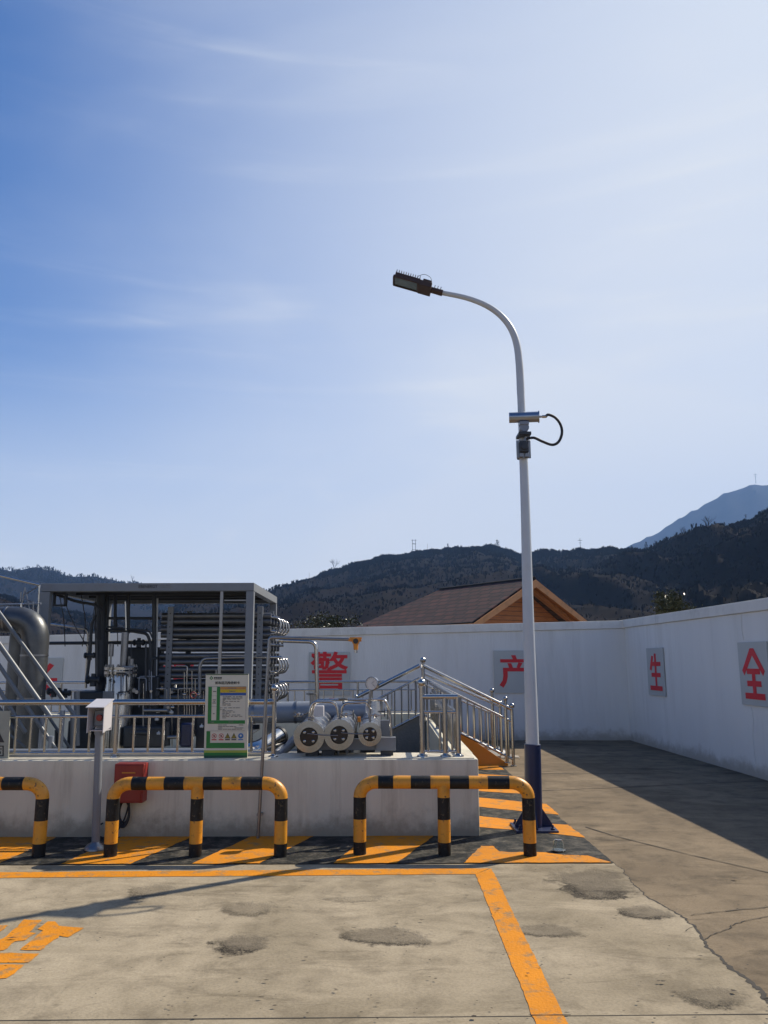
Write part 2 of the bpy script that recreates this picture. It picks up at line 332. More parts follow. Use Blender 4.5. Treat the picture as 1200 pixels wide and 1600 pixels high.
gm_apron=ground_mat('apron_concrete',(.255,.213,.146),(.405,.342,.245),(.125,.102,.070),PATCH,0.0)
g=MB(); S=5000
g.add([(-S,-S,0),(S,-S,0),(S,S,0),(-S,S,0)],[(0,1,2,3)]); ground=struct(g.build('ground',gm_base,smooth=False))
from mathutils import noise as _nz
def fb_(x,y): return _nz.noise(V((x,y,.5)))
def sheet(name,polys,m,z,parent=ground,jag=0):
    b=MB()
    for p in polys:
        q2_=[]
        for a_,b_ in zip(p,p[1:]+p[:1]):
            a_=V((a_.x,a_.y,0)); b_=V((b_.x,b_.y,0)); L_=(b_-a_).length; k_=max(1,min(300,int(L_/.035))) if jag else 1; nn_=V((-(b_-a_).y,(b_-a_).x,0))/max(L_,1e-6)
            for i_ in range(k_):
                c_=a_.lerp(b_,i_/k_); q2_.append(c_+nn_*(jag*(fb_(c_.x*9,c_.y*9)+.8*fb_(c_.x*60,c_.y*60)) if i_ else 0))
        b.add([V((q.x,q.y,z)) for q in q2_],[list(range(len(q2_)))])
    o=b.build(name,m,parent,smooth=False)
    bm=bmesh.new(); bm.from_mesh(o.data)
    for f in bm.faces:
        if f.normal.z<0: f.normal_flip()
    bm.to_mesh(o.data); bm.free(); return o
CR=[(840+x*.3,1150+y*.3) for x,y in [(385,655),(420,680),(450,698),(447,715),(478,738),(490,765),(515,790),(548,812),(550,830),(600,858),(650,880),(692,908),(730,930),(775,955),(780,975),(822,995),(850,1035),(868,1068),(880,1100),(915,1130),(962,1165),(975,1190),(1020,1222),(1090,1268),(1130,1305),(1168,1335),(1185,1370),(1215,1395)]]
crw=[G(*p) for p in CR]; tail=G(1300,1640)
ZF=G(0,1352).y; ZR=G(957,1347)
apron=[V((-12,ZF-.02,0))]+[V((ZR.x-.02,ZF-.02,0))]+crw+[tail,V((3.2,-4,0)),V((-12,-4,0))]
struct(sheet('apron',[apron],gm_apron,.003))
# cracks and joints as thin dark seams
def seam(pts,w0,w1,jit=.0,z=.0045,name='crack',sub=1):
    pts=[V((p.x,p.y,0)) for p in pts]
    if sub>1:
        q=[]
        for a,b in zip(pts,pts[1:]):
            for k in range(sub):
                t=k/sub; q.append(a.lerp(b,t)+V((random.uniform(-jit,jit),random.uniform(-jit,jit),0)))
        q.append(pts[-1]); pts=q
    b=MB(); k=len(pts); vs=[]
    for i,p in enumerate(pts):
        d=(pts[min(i+1,k-1)]-pts[max(i-1,0)]).normalized(); nn=V((-d.y,d.x,0)); t=i/(k-1); ww=(w0+(w1-w0)*t)*(random.uniform(.5,1.4) if jit else 1)
        vs+= [p+nn*ww/2+V((0,0,z)),p-nn*ww/2+V((0,0,z))]
    b.add(vs,[(2*i,2*i+1,2*i+3,2*i+2) for i in range(k-1)])
    return struct(b.build(name,M['crack'],ground,smooth=False))
def zp(x,y): return G(840+x*.3,1150+y*.3)
seam(crw[:18],.005,.016,.008,sub=4); seam(crw[17:],.016,.038,.008,sub=5)
seam([zp(800,935),zp(900,922),zp(1010,910),zp(1200,893),zp(1400,880)],.007,.012,.006,sub=5)
seam([zp(868,1060),zp(925,1028),zp(1000,1008),zp(1015,985),zp(1080,965),zp(1200,940),zp(1400,905)],.006,.008,.008,sub=5)
seam([zp(770,1020),zp(790,1003),zp(825,995)],.005,.004,.003,sub=3)
seam([zp(250,475),zp(400,522),zp(800,622),zp(1200,712),zp(1700,830)],.014,.016,.002,name='joint',sub=6)
seam([zp(25,286),zp(400,270),zp(800,252),zp(1500,222)],.022,.020,.002,name='joint',sub=5)
seam([zp(10,197),zp(500,196),zp(1100,193)],.030,.026,.002,name='joint',sub=5)
jl,jr=G(0,1596),G(1200,1586); dj=(jr-jl)
seam([jl-dj*2,jl,jr,jr+dj*.4],.008,.008,.0006,name='joint',sub=6)
seam([G(828,1588.5),G(892,1588)],.008,.008,.0004,z=.0075,name='joint',sub=3)
# painted markings
def paint_mat(name,col,wear,wa=.6,lo=.56,hi=.66):
    m=mat(name,col,.7,0,.10,3,bump=.25,bs=60,coord='Object'); n=m.node_tree.nodes; l=m.node_tree.links; b=n['Principled BSDF']; src=b.inputs['Base Color'].links[0].from_socket
    t=n.new('ShaderNodeTexNoise'); t.inputs['Scale'].default_value=7; t.inputs['Detail'].default_value=12; t.inputs['Roughness'].default_value=.75; gg=n.new('ShaderNodeNewGeometry'); l.new(gg.outputs['Position'],t.inputs[0])
    r=n.new('ShaderNodeMapRange'); r.inputs[1].default_value=lo; r.inputs[2].default_value=hi; r.inputs[4].default_value=wa; l.new(t.outputs['Fac'],r.inputs[0])
    x=n.new('ShaderNodeMix'); x.data_type='RGBA'; l.new(r.outputs[0],x.inputs[0]); l.new(src,x.inputs[6]); x.inputs[7].default_value=(*wear,1); l.new(x.outputs[2],b.inputs['Base Color']); return m
M['p_yel']=paint_mat('road_yellow',(.58,.215,.012),(.24,.17,.09),.85,.51,.62)
M['p_blk']=paint_mat('road_black',(.018,.019,.018),(.14,.125,.10),.85,.46,.66)
for k_ in('p_blk','p_yel'): M[k_].node_tree.nodes['Principled BSDF'].inputs['Specular IOR Level'].default_value=.15
ZB=V((G(750,1307).x,0,0)).x
fr=ZF
blk=[V((-9,fr,0)),V((ZR.x,fr,0)),G(847,1255),G(776,1190),V((G(776,1190).x-2,G(776,1190).y,0)),V((-9,8.6,0))]
struct(sheet('black_marking',[blk],M['p_blk'],.006,jag=.010))
def z3(x,y): return G(560+x/3,1160+y/3)
def z5(x,y): return G(x/4,1160+y/4)
Yw=G(600,1308).y+.06
def stripe(u0,u1,ut0,ut1): # bottom left/right at the front edge, top left/right at the wall foot
    a=G(u0,1351);b=G(u1,1351);c=G(ut1,1309);d=G(ut0,1309)
    for p in (a,b): p.y=fr+.003
    for p in (c,d): p.y=Yw
    return [a,b,c,d]
yp=[stripe(96,204,190,302),stripe(300,405,395,492),stripe(521,620,575,681),stripe(-112,-2,-20,90),stripe(-330,-212,-230,-120)]
e=G(725,1351); e.y=fr+.003; e2=G(955,1349); e2.y=fr+.003
yp.append([e,e2,z3(1075,535),z3(960,532),z3(880,520),z3(800,518),z3(720,520),z3(660,515),z3(640,500),z3(632,490),z3(575,490)])
yp.append([z3(560,348),z3(770,372),z3(900,385),z3(985,390),z3(1062,450),z3(880,428),z3(740,415),z3(560,400)])
yp.append([z3(552,260),z3(780,282),z3(880,292),z3(940,342),z3(780,327),z3(555,304)])
yp.append([z3(548,198),z3(700,208),z3(752,220),z3(770,244),z3(700,240),z3(548,230)])
yp.append([z3(545,150),z3(700,158),z3(720,180),z3(548,172)])
yp.append([z3(545,110),z3(655,112),z3(685,131),z3(545,130)])
struct(sheet('yellow_stripes',yp,M['p_yel'],.009,jag=.010))
a=G(740,1363); y1=G(700,1358).y; y0=G(700,1367).y; e1_=G(0,1364).y; e0_=G(0,1373).y; s1_=(e1_-y1)/3.7; s0_=(e0_-y0)/3.7
xl=G(742,1363); 
ln=[[V((-12,y0+s0_*12,0)),V((G(743,1367).x,y0,0)),V((G(766,1358).x,y1,0)),V((-12,y1+s1_*12,0))]]
pa,pb=G(743,1367),G(833,1590); qa,qb=G(768,1358),G(884,1595)
pa.y=y0; qa.y=y1
dp_=(pb-pa)*1.0; dq_=(qb-qa)
ln.append([pa,pa+dp_*2.4,qa+dq_*2.3,qa])
struct(sheet('yellow_line',ln,M['p_yel'],.006,jag=.006))
chars=[[(-260,1147),(50,1148),(28,1172),(0,1187),(-300,1187)],
[(150,1112),(262,1115),(180,1192),(225,1197),(160,1242),(92,1250),(22,1305),(-60,1312),(-60,1262),(20,1230)],
[(300,1124),(345,1125),(368,1152),(526,1164),(425,1223),(370,1214),(252,1306),(125,1302),(268,1182),(235,1172)],
[(-300,1318),(245,1325),(176,1382),(-300,1380)],[(-300,1395),(152,1396),(92,1450),(40,1480),(-300,1490)]]
struct(sheet('ground_lettering',[[z5(*p) for p in c] for c in chars],M['p_yel'],.006,jag=.010))
# small litter on the concrete
lit=MB()
for i in range(330):
    u=random.uniform(-60,1260); v=1355+245*random.random()**1.2
    if i<70: u=random.gauss(905,28); v=1335+random.gauss(0,9)+(u-905)*.1
    if i>290: u=random.uniform(-20,740); v=random.uniform(1311,1325)
    c=G(u,v); s_=random.uniform(.003,.009)*(2 if random.random()<.06 else 1); an=random.uniform(0,6.3); el=random.uniform(1,3.2)
    pts=[c+V((math.cos(an+t)*s_*(el if k%2 else 1)*random.uniform(.6,1.1),math.sin(an+t)*s_*random.uniform(.5,1),.018)) for k,t in enumerate((0,1.2,2.5,3.6,5))]
    lit.add(pts,[list(range(5))]); 
struct(lit.build('litter',M['leafdry'],smooth=False),'stuff')
# ------------------------------------------------------------------ perimeter walls
def wall_obj(name,label,A,B,za,zb,th,outward):
    A,B=V((A.x,A.y,0)),V((B.x,B.y,0)); o=V(outward).normalized()*th
    t=thing(name,label,'wall',A)
    b=MB(); ch=.17
    def z(p,q): return V((p.x,p.y,q))
    b.add([z(A,-.3),z(B,-.3),z(B+o,-.3),z(A+o,-.3),z(A,za-ch),z(B,zb-ch),z(B+o,zb-ch),z(A+o,za-ch)],[(0,1,5,4),(1,2,6,5),(2,3,7,6),(3,0,4,7),(4,5,6,7),(3,2,1,0)])
    b.build('wall_face',M['wall'],t,smooth=False)
    c=MB(); e=V(outward).normalized()*-.035; d=(B-A).normalized()*0
    a0,b0,b1,a1=A+e,B+e,B+o-e,A+o-e
    c.add([z(a0,za-ch+.003),z(b0,zb-ch+.003),z(b1,zb-ch+.003),z(a1,za-ch+.003),z(a0,za),z(b0,zb),z(b1,zb),z(a1,za)],[(0,1,5,4),(1,2,6,5),(2,3,7,6),(3,0,4,7),(4,5,6,7),(3,2,1,0)])
    c.build('coping',M['coping'],t,smooth=False,bevel=.008); return t
WC=G(985,1157); ztc=P(974,969,WC.y).z
WL=P(80,1029,WC.y+.5); ztl=P(80,992,WC.y+.5).z
dirL=(V((WL.x,WL.y,0))-V((WC.x,WC.y,0))); WLL=WC+dirL*1.5; zll=ztc+(ztl-ztc)*1.5
WR=G(1200,1220); ztr=P(1200,935,WR.y).z; dirR=WR-WC; WRR=WC+dirR*3.4; zrr=ztc+(ztr-ztc)*3.4*.4
wb=wall_obj('perimeter_wall','long white rendered wall with coping across the back of the yard',V((WC.x+.25,WC.y,0)),WLL,ztc,zll,.24,(0,1,0))
nr=V((-dirR.y,dirR.x,0)); nr=nr if nr.x>0 else -nr
ztop=ztc+.05
def wallR_z(t): return ztc+(ztr-ztc)*t
wr=wall_obj('perimeter_wall','white rendered wall on the right throwing a broad shadow over the concrete',V((WC.x,WC.y+.24,0)),WRR,ztc+.003,ztc+(ztr-ztc)*1.6,.24,nr)
# cracks on the right wall
def wallpt(t,z,off=-.004): 
    p=WC+dirR*t; q=nr.normalized()*off; return V((p.x+q.x,p.y+q.y,z))
def on_wall(A,Bd,n,u,v,off):   # sight line through u,v met with vertical plane through A, normal n
    d=ray(u,v); c=V((0,0,CAMH)); n=V((n.x,n.y,0)).normalized(); k=(V((A.x,A.y,0))-n*off-V((0,0,0)))
    t=(k.dot(n)-V((c.x,c.y,0)).dot(n))/V((d.x,d.y,0)).dot(n); return c+d*t
cb=MB()
ck=[(1158,960),(1159,985),(1162,1000)]+[(1174,1105),(1177,1125),(1176,1150),(1179,1180),(1182,1200)]
for seg in (ck[:3],ck[3:]):
    pts=[on_wall(WC,dirR,nr,u,v,.004) for u,v in seg]
    for a_,b_ in zip(pts,pts[1:]): cb.bar(a_,b_,.004,.004)
cb.build('hairline_crack',M['coping'],wr,smooth=False)
# ---- character panels
def strokes(polys): return polys
CH={}
CH['sheng']=[[(.27,.93),(.40,.90),(.22,.52),(.08,.56)],[(.26,.76),(.92,.76),(.92,.65),(.26,.65)],[(.47,.98),(.60,.98),(.60,.08),(.47,.08)],[(.20,.47),(.88,.47),(.88,.36),(.20,.36)],[(.06,.13),(.96,.13),(.96,.01),(.06,.01)]]
CH['quan']=[[(.42,1.0),(.58,1.0),(.98,.56),(.90,.46),(.50,.86),(.10,.46),(.02,.56)],[(.22,.60),(.78,.60),(.78,.49),(.22,.49)],[(.20,.36),(.80,.36),(.80,.25),(.20,.25)],[(.43,.50),(.57,.50),(.57,.06),(.43,.06)],[(.08,.12),(.92,.12),(.92,0),(.08,0)]]
CH['chan']=[[(.40,1.0),(.54,1.0),(.58,.88),(.46,.87)],[(.06,.88),(.94,.88),(.94,.78),(.06,.78)],[(.28,.76),(.40,.76),(.45,.62),(.33,.62)],[(.62,.78),(.75,.76),(.66,.61),(.56,.63)],[(.14,.62),(.94,.62),(.94,.51),(.14,.51)],[(.14,.62),(.28,.62),(.28,.35),(.24,.18),(.14,.02),(.02,.10),(.12,.25),(.14,.38)]]
CH['chang']=[[(.72,.98),(.86,.91),(.56,.58),(.44,.64)],[(.02,.56),(.98,.56),(.98,.44),(.02,.44)],[(.22,.98),(.35,.98),(.35,.04),(.22,.04)],[(.22,.12),(.32,.0),(.60,.14),(.56,.24)],[(.48,.46),(.60,.46),(.98,.10),(.86,.0)]]
def char_panel(kind,label,A,n,off,quad,inset=.13,glyph=None,vflip=False):
    # quad: pixel corners tl,tr,br,bl ; the panel is a flat board on the wall
    tl,tr,br,bl=[on_wall(A,None,n,u,v,off) for u,v in quad]
    xd=(br-bl); xd.z=0; c=(tl+tr+br+bl)/4; w_=xd.length; h_=((tl-bl).length+(tr-br).length)/2; xd.normalize(); up=V((0,0,1)); nn=V((n.x,n.y,0)).normalized()
    t=thing('slogan_panel',label,'sign',c,'slogan panels on the perimeter wall')
    b=MB(); b.prism([c-xd*w_/2-up*h_/2,c+xd*w_/2-up*h_/2,c+xd*w_/2+up*h_/2,c-xd*w_/2+up*h_/2],nn*(off-.001)); b.build('board',M['panel'],t,smooth=False)
    if glyph: text_mesh('lettering',glyph,h_*.92,M['redchar'],t,c-nn*.004+up*h_*-.0,xd,up,off=.011*h_/.8,ext=.0015,sx=w_/h_*1.02 if w_<h_ else 1)
    else:
        m=MB(); 
        for i,p in enumerate(CH[kind]):
            m.prism([c-nn*(.002+.0004*i)+xd*(x-.5)*w_*(1-2*inset)+up*(y-.5)*h_*(1-2*inset) for x,y in p],-nn*.002)
        m.build('lettering',M['redchar'],t,smooth=False)
    return t
nb=V((-dirL.y,dirL.x,0)); nb=nb if nb.y>0 else -nb
char_panel('chan','grey panel with the red character 产, partly behind the street lamp pole',WC,nb,.02,[(771,1017),(837,1016),(837,1083),(772,1083)],.11)
char_panel('jing','grey panel with the dense red character 警, above the pipe end caps',WC,nb,.02,[(482,1019),(547,1019),(547,1087),(482,1087)],glyph='警')
char_panel('zhong','grey panel with the red character 钟, mostly hidden behind the tube bank',WC,nb,.02,[(243,1023),(307,1022),(307,1090),(243,1091)],glyph='钟')
char_panel('chang','grey panel with the red character 长, left of the others behind the slanting pipes',WC,nb,.02,[(32,1028),(97,1028),(97,1098),(32,1098)],.10)
char_panel('sheng','grey panel with the red character 生, nearest to the wall corner',WC,nr,.02,[(1009,1013),(1035,1012),(1040,1088),(1014,1086)],.10)
char_panel('quan','grey panel with the red character 全, at the right edge of the view',WC,nr,.02,[(1150,1005),(1200,1001),(1205,1105),(1159,1101)],.10)
# ------------------------------------------------------------------ containment wall and pit
FY=G(750,1307).y; XR=G(750,1307).x; FYL=G(0,1309).y; DZ=P(743,1186,FY).z
print('dike',FY,FYL,XR,DZ)
FY=(FY+FYL)/2; XIN=P(690,1164,FY+1.2).x; XL=-11; YB=15.0; XI=XR-.25
dk=thing('containment_wall','low beige rendered wall boxing in the gas equipment','wall',(XL,FY,0))
b=MB(); b.box(((XL+XR)/2,FY+.25,DZ/2-.15),(XR-XL,.5,DZ+.3)); b.build('front_face',M['dike'],dk,smooth=False,bevel=.012)
b=MB(); b.box((XI+.125,(FY+.5+YB)/2,DZ/2-.15),(.25,YB-FY-.5,DZ+.3)); b.build('side_face',M['dike'],dk,smooth=False)
b=MB(); b.box(((XL+XI)/2,YB-.125,DZ/2-.15),(XI-XL,.25,DZ+.3)); b.build('back_face',M['dike'],dk,smooth=False)
b=MB(); b.box(((XL+XR-.02)/2,FY+.255,DZ+.004),(XR-XL-.05,.47,.008)); b.build('screed',M['dike_top'],dk,smooth=False)
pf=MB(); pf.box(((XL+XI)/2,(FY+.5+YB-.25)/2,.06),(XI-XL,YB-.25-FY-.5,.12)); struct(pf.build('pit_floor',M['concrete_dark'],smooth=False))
# damp stains on the foot and small weed roots
# ------------------------------------------------------------------ railings
def railing(label,A,B,h,posts,nbal,ball=None,rt=.026,rp=.023,group='stainless steel railings',bar=(.74,.08),name='railing',skip=()):
    A,B=V(A),V(B); t=thing(name,label,'railing',A,group); up=V((0,0,1)); d=B-A
    for f,hh in posts:
        p=A+d*f; m=MB(); m.cyl(p-up*.0,p+up*hh,rp,n=14); m.lathe(p,up,[(0.001,rp*2.1),(.012,rp*2.0),(.02,rp*1.15),(.03,rp*1.02)],16)
        o=m.build('post',M['steel'],t)
        if ball and f in ball:
            m=MB(); m.ball(p+up*(hh+ball[f]*.85),ball[f]); m.cyl(p+up*(hh-.01),p+up*(hh+.012),rp*1.35); m.build('ball_finial',M['steel'],o)
    m=MB(); m.cyl(A+up*h,B+up*h,rt,n=16); m.build('top_rail',M['steel'],t)
    m=MB(); m.cyl(A+up*h*bar[0],B+up*h*bar[0],.014,n=10); m.build('middle_rail',M['steel'],t)
    m=MB(); m.cyl(A+up*h*bar[1],B+up*h*bar[1],.014,n=10); m.build('bottom_rail',M['steel'],t)
    for i in range(nbal):
        f=(i+.5)/nbal
        if any(abs(f-q)<.35/nbal for q,_ in posts): continue
        p=A+d*f; m=MB(); m.cyl(p+up*h*bar[1],p+up*h*bar[0],.0125,n=8); m.build('baluster',M['steel'],t)
    return t
RY=FY+.16
def XAT(u,Y,v=1100): return P(u,v,Y).x
hF=P(300,1095,RY).z-DZ-.02; DZ1=DZ+.008
xa,xb=XAT(-120,RY),XAT(428,RY,1130); Lr=xb-xa
u2f=lambda u:(XAT(u,RY)-xa)/Lr
railing('long stainless railing on the front of the low wall, behind the green notice board',(xa,RY,DZ1),(xb,RY,DZ1),hF,[(u2f(-60),hF),(u2f(184),hF),(1.0,hF+.10)],24,ball={1.0:.040},rt=.030)
# side railing of the right wall, running away
XS=XAT(715,RY,1100)
x1=XAT(659,RY+.02,1100)
hS=P(717,1090,RY).z-DZ
railing('short stainless railing closing the right front corner of the low wall',(x1,RY,DZ1),(XS,RY,DZ1),hS,[(0,hS+.10),(.64,hS-.01),(1,hS-.005)],3,ball={0:.045},rt=.026,rp=.026)
YS=13.35
railing('stainless railing of close-set bars running back along the right wall',(XS,RY+.07,DZ1-.008),(XS,YS-.1,DZ1-.008),hS,[(.33,hS),(.66,hS)],38,rt=.024)
# back railing
YK=YB-.12; hK=P(560,1065,YK).z-DZ
railing('far stainless railing along the back of the pit, below the slogan panels',(-10,YK,DZ),(XI-.1,YK,DZ),hK,[(f,hK) for f in (.0,.13,.26,.39,.52,.65,.78,.9,1)],60,rt=.022,rp=.02)
# ------------------------------------------------------------------ crossover stairs
st=thing('crossover_stairs','concrete steps with an orange painted flank climbing over the low wall','stairs',(XR,YS,0))
XE=G(800,1186).x-.05; YS2=YS+1.15; nst=4
b=MB()
for i in range(nst):
    x0=XR+(XE-.25-XR)*i/nst; x1_=XR+(XE-.25-XR)*(i+1)/nst; zt=DZ*(1-(i+1)/(nst+1))
    b.box(((x0+x1_)/2,(YS+YS2)/2,zt/2),(x1_-x0,YS2-YS-.16,zt))
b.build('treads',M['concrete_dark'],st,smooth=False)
fp=[V((XR,YS,-.05)),V((XE-.15,YS,-.05)),V((XE-.15,YS,.03)),V((XR,YS,DZ+.02))]
for yy in (YS,YS2-.08):
    b=MB(); b.prism([V((p.x,yy,p.z)) for p in fp],(0,.08,0)); b.build('stringer',M['orange_flank'],st,smooth=False)
XLL=XI-1.25
b=MB()
for i in range(4):
    x0=XI-1.2*i/4; zt=.12+(DZ-.12)*(1-(i+1)/5)
    b.box((x0-.15,(YS+YS2)/2,(zt+.12)/2),(.30,YS2-YS-.16,zt-.12))
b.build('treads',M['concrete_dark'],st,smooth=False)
b=MB(); b.prism([V((XI,YS,.12)),V((XLL,YS,.12)),V((XLL,YS,.2)),V((XI-.02,YS,DZ+.12)),V((XI,YS,DZ+.12))],(0,.08,0)); b.build('stringer',M['concrete_dark'],st,smooth=False)
# handrails of the stairs
XA=XAT(661,YS,1060)
def stair_rail(label,Y,pa,pb,top,ends,nb_,rt=.030,group='stair handrails'):
    A=V(pa);B=V(pb); t=thing('stair_railing',label,'railing',A,group); d=B-A; up=V((0,0,1))
    for f,hh,br in ends:
        p=A+d*f; m=MB(); m.cyl(p,p+up*hh,.026,n=14); m.lathe(p,up,[(0.001,.05),(.012,.05),(.02,.03)],14); o=m.build('post',M['steel'],t)
        m=MB(); m.ball(p+up*(hh+br*.8),br); m.build('ball_finial',M['steel'],o)
    for k,(hh,r_,nm) in enumerate(((top,rt,'top_rail'),(top*.78,.017,'middle_rail'),(top*.12,.02,'bottom_rail'))):
        m=MB(); m.cyl(A+up*hh,B+up*hh,r_,n=14); m.build(nm,M['steel'],t)
    for i in range(nb_):
        p=A+d*((i+.6)/(nb_+.2)); m=MB(); m.cyl(p+up*top*.12,p+up*top*.78,.0125,n=8); m.build('baluster',M['steel'],t)
    return t
e0=G(800,1186); e0.y=YS-.05; tz=P(798,1106,YS).z
e0.x=XAT(800,YS,1140)
topA=P(661,1040,YS).z; hh=tz-.02
stair_rail('near stair railing sloping down from the apex post to the yard',YS,(XA,YS-.05,topA-hh),(e0.x,YS-.05,0.0),hh,[(0,hh+.05,.05),(1,hh+.02,.045),(.93,hh+.09,.038)],13)
stair_rail('far stair railing behind the near one, down to the yard',YS2,(XA+.05,YS2,topA-hh-.12),(e0.x-.02,YS2,0.0),hh-.02,[(0,hh+.02,.04),(1,hh,.042),(.9,hh+.16,.042)],13,rt=.022)
pl=P(556,1090,YS); 
stair_rail('stair railing dropping leftwards from the apex post into the pit',YS,(pl.x,YS-.05,pl.z-hh),(XA-.06,YS-.05,topA-hh),hh,[(0,hh,.03)],9,rt=.034)
# debris at the stair foot
rb=MB()
for i in range(60):
    c=G(random.gauss(762,20),random.gauss(1182,3.5)); s_=random.uniform(.012,.05)
    pts=[c+V((random.uniform(-1,1)*s_,random.uniform(-1,1)*s_,random.uniform(0,1.1)*s_)) for _ in range(7)]
    bm=bmesh.new(); [bm.verts.new(p) for p in pts]; bmesh.ops.convex_hull(bm,input=bm.verts); bm.verts.index_update()
    rb.add([v.co.copy() for v in bm.verts],[[v.index for v in f.verts] for f in bm.faces]); bm.free()
struct(rb.build('rubble',M['stone'],smooth=False),'stuff')
def crumple(name,label,cat,c,sx,sy,h,m,seed):
    random.seed(seed); b=MB(); n_=9; vs=[]; fs=[]
    for i in range(n_):
        for j in range(n_):
            vs.append(V(c)+V(((i/(n_-1)-.5)*sx+random.uniform(-.1,.1)*sx/3,(j/(n_-1)-.5)*sy+random.uniform(-.1,.1)*sy/3,.01+h*random.random()*math.sin(math.pi*(i+.5)/n_)*math.sin(math.pi*(j+.5)/n_))))
    for i in range(n_-1):
        for j in range(n_-1): a=i*n_+j; fs.append((a,a+1,a+n_+1,a+n_))
    b.add(vs,fs); o=b.build(name,m,smooth=False,loc=c); s=o.modifiers.new('thickness','SOLIDIFY'); s.thickness=.003; return tag(o,label,cat)
crumple('plastic_sheet','crumpled pale plastic sheet lying at the foot of the steps','rubbish',G(772,1176),.42,.5,.16,M['plastic_sheet'],3)
crumple('cement_bag','flattened grey bag on the concrete beside the step foot','rubbish',G(795,1183),.35,.3,.05,M['stone'],5)
random.seed(21)
# ------------------------------------------------------------------ crash barriers
def make_barrier(label,loc,rz,W=1.49,ha=.615,r=.057):
    t=thing('crash_barrier',label,'barrier',(0,0,0),'striped crash barriers in front of the low wall')
    Rb=.15; path=[]; marks=[]
    L1=ha-Rb; step=.006
    pts=[];s=0
    def addp(p): pts.append(V(p))
    zs=[0,.115,.305,.49]
    for z_ in zs: addp((0,0,z_))
    if L1>.495: pass
    for k in range(1,11):
        a=math.pi*k/20; addp((Rb-Rb*math.cos(a),0,max(L1,.49)+ (ha-max(L1,.49))*math.sin(a)))
    xs=[.30,.455,.63,.80,.97,1.135]
    for i,x in enumerate([.165]+xs+[W-.165]): addp((x,0,ha))
    for k in range(10,0,-1):
        a=math.pi*k/20; addp((W-Rb+Rb*math.cos(a),0,max(L1,.49)+(ha-max(L1,.49))*math.sin(a)))
    for z_ in zs[::-1]: addp((W,0,z_))
    bands=[]
    n=len(pts)
    for i in range(n-1):
        a,b=pts[i],pts[i+1]; c=(a+b)/2
        if c.x<.001 or c.x>W-.001:
            bands.append(1 if c.z<.115 or .305<c.z<.49 else 0)
        elif abs(c.z-ha)<.002 and .16<c.x<W-.16:
            q=[.165]+xs+[W-.165]; k=sum(1 for x in q if x<c.x)-1; bands.append(1 if k%2==0 else 0)
        else: bands.append(0)
    m=MB()
    # split at band edges so colours stay crisp
    m.tube(pts,r,24,bands=bands); m.build('hoop',[M['yellow'],M['black']],t)
    m=MB(); zz=[0,.115,.305,.49,ha-.01]; m.tube([(.745,0,z_) for z_ in zz],[r*.98]*5,24,bands=[1,0,1,0]); o=m.build('post',[M['yellow'],M['black']],t)
    t.location=loc; t.rotation_euler=(0,0,rz); return t
bl=G(562,1336); brr=G(833,1338)
bar=make_barrier('yellow and black hoop barrier right of centre, its right leg before the lamp pole',(bl.x,bl.y,0),math.atan2(brr.y-bl.y,brr.x-bl.x))
s1=G(172,1339); s2=G(445,1339)
dup(bar,(s1.x,s1.y,0),math.atan2(s2.y-s1.y,s2.x-s1.x),'yellow and black hoop barrier in front of the red cabinet and green notice board')
s3=G(60,1339); dup(bar,(s3.x-1.49,s3.y+.03,0),-.02,'yellow and black hoop barrier cut off by the left edge of the view')
# ------------------------------------------------------------------ street lamp
LY=G(836,1296).y
px=[(834,1296),(832,1165),(826,980),(821,800),(817,690),(814,620),(811.5,570),(807,536),(797,511),(780,491),(757,476),(727,465),(688,457)]
lb=G(834,1296)
lamp=thing('street_lamp','tall white street lamp with dark blue foot and arm curving left','street lamp',(lb.x,LY,0))
pp=spline([P(u,v,LY) for u,v in px],5); zs=[p.z for p in pp]
def rad(i):
    t=i/(len(pp)-1); z_=pp[i].z
    if i<=25: return .073-.029*(z_/4.2)
    return max(.027,.044-.017*((i-25)/(len(pp)-26)))
m=MB(); m.tube(pp,[rad(i) for i in range(len(pp))],24); m.build('pole',M['white'],lamp)
b0=P(834,1296,LY); b1=P(832,1163,LY); b0.z=0
m=MB(); m.lathe(b0,(b1-b0),[(0,.090),((b1-b0).length,.083),((b1-b0).length+.004,.074)],28); m.build('blue_sleeve',M['blue'],lamp)
m=MB(); m.box((b0.x,LY,.014),(.42,.42,.028)); 
for sx in(-1,1):
    for sy in(-1,1): m.cyl((b0.x+sx*.16,LY+sy*.16,.028),(b0.x+sx*.16,LY+sy*.16,.075),.012,n=8); m.cyl((b0.x+sx*.16,LY+sy*.16,.028),(b0.x+sx*.16,LY+sy*.16,.045),.022,n=6)
m.build('base_plate',M['blue'],lamp,bevel=.003)
for k in range(4):
    a=math.pi/2*k; dx=V((math.cos(a),math.sin(a),0)); dy=V((-math.sin(a),math.cos(a),0)); c=V((b0.x,LY,0))
    m=MB(); m.prism([c+dx*.088+V((0,0,.028)),c+dx*.19+V((0,0,.028)),c+dx*.19+V((0,0,.05)),c+dx*.088+V((0,0,.21))],dy*.012); m.build('gusset',M['blue'],lamp,smooth=False)
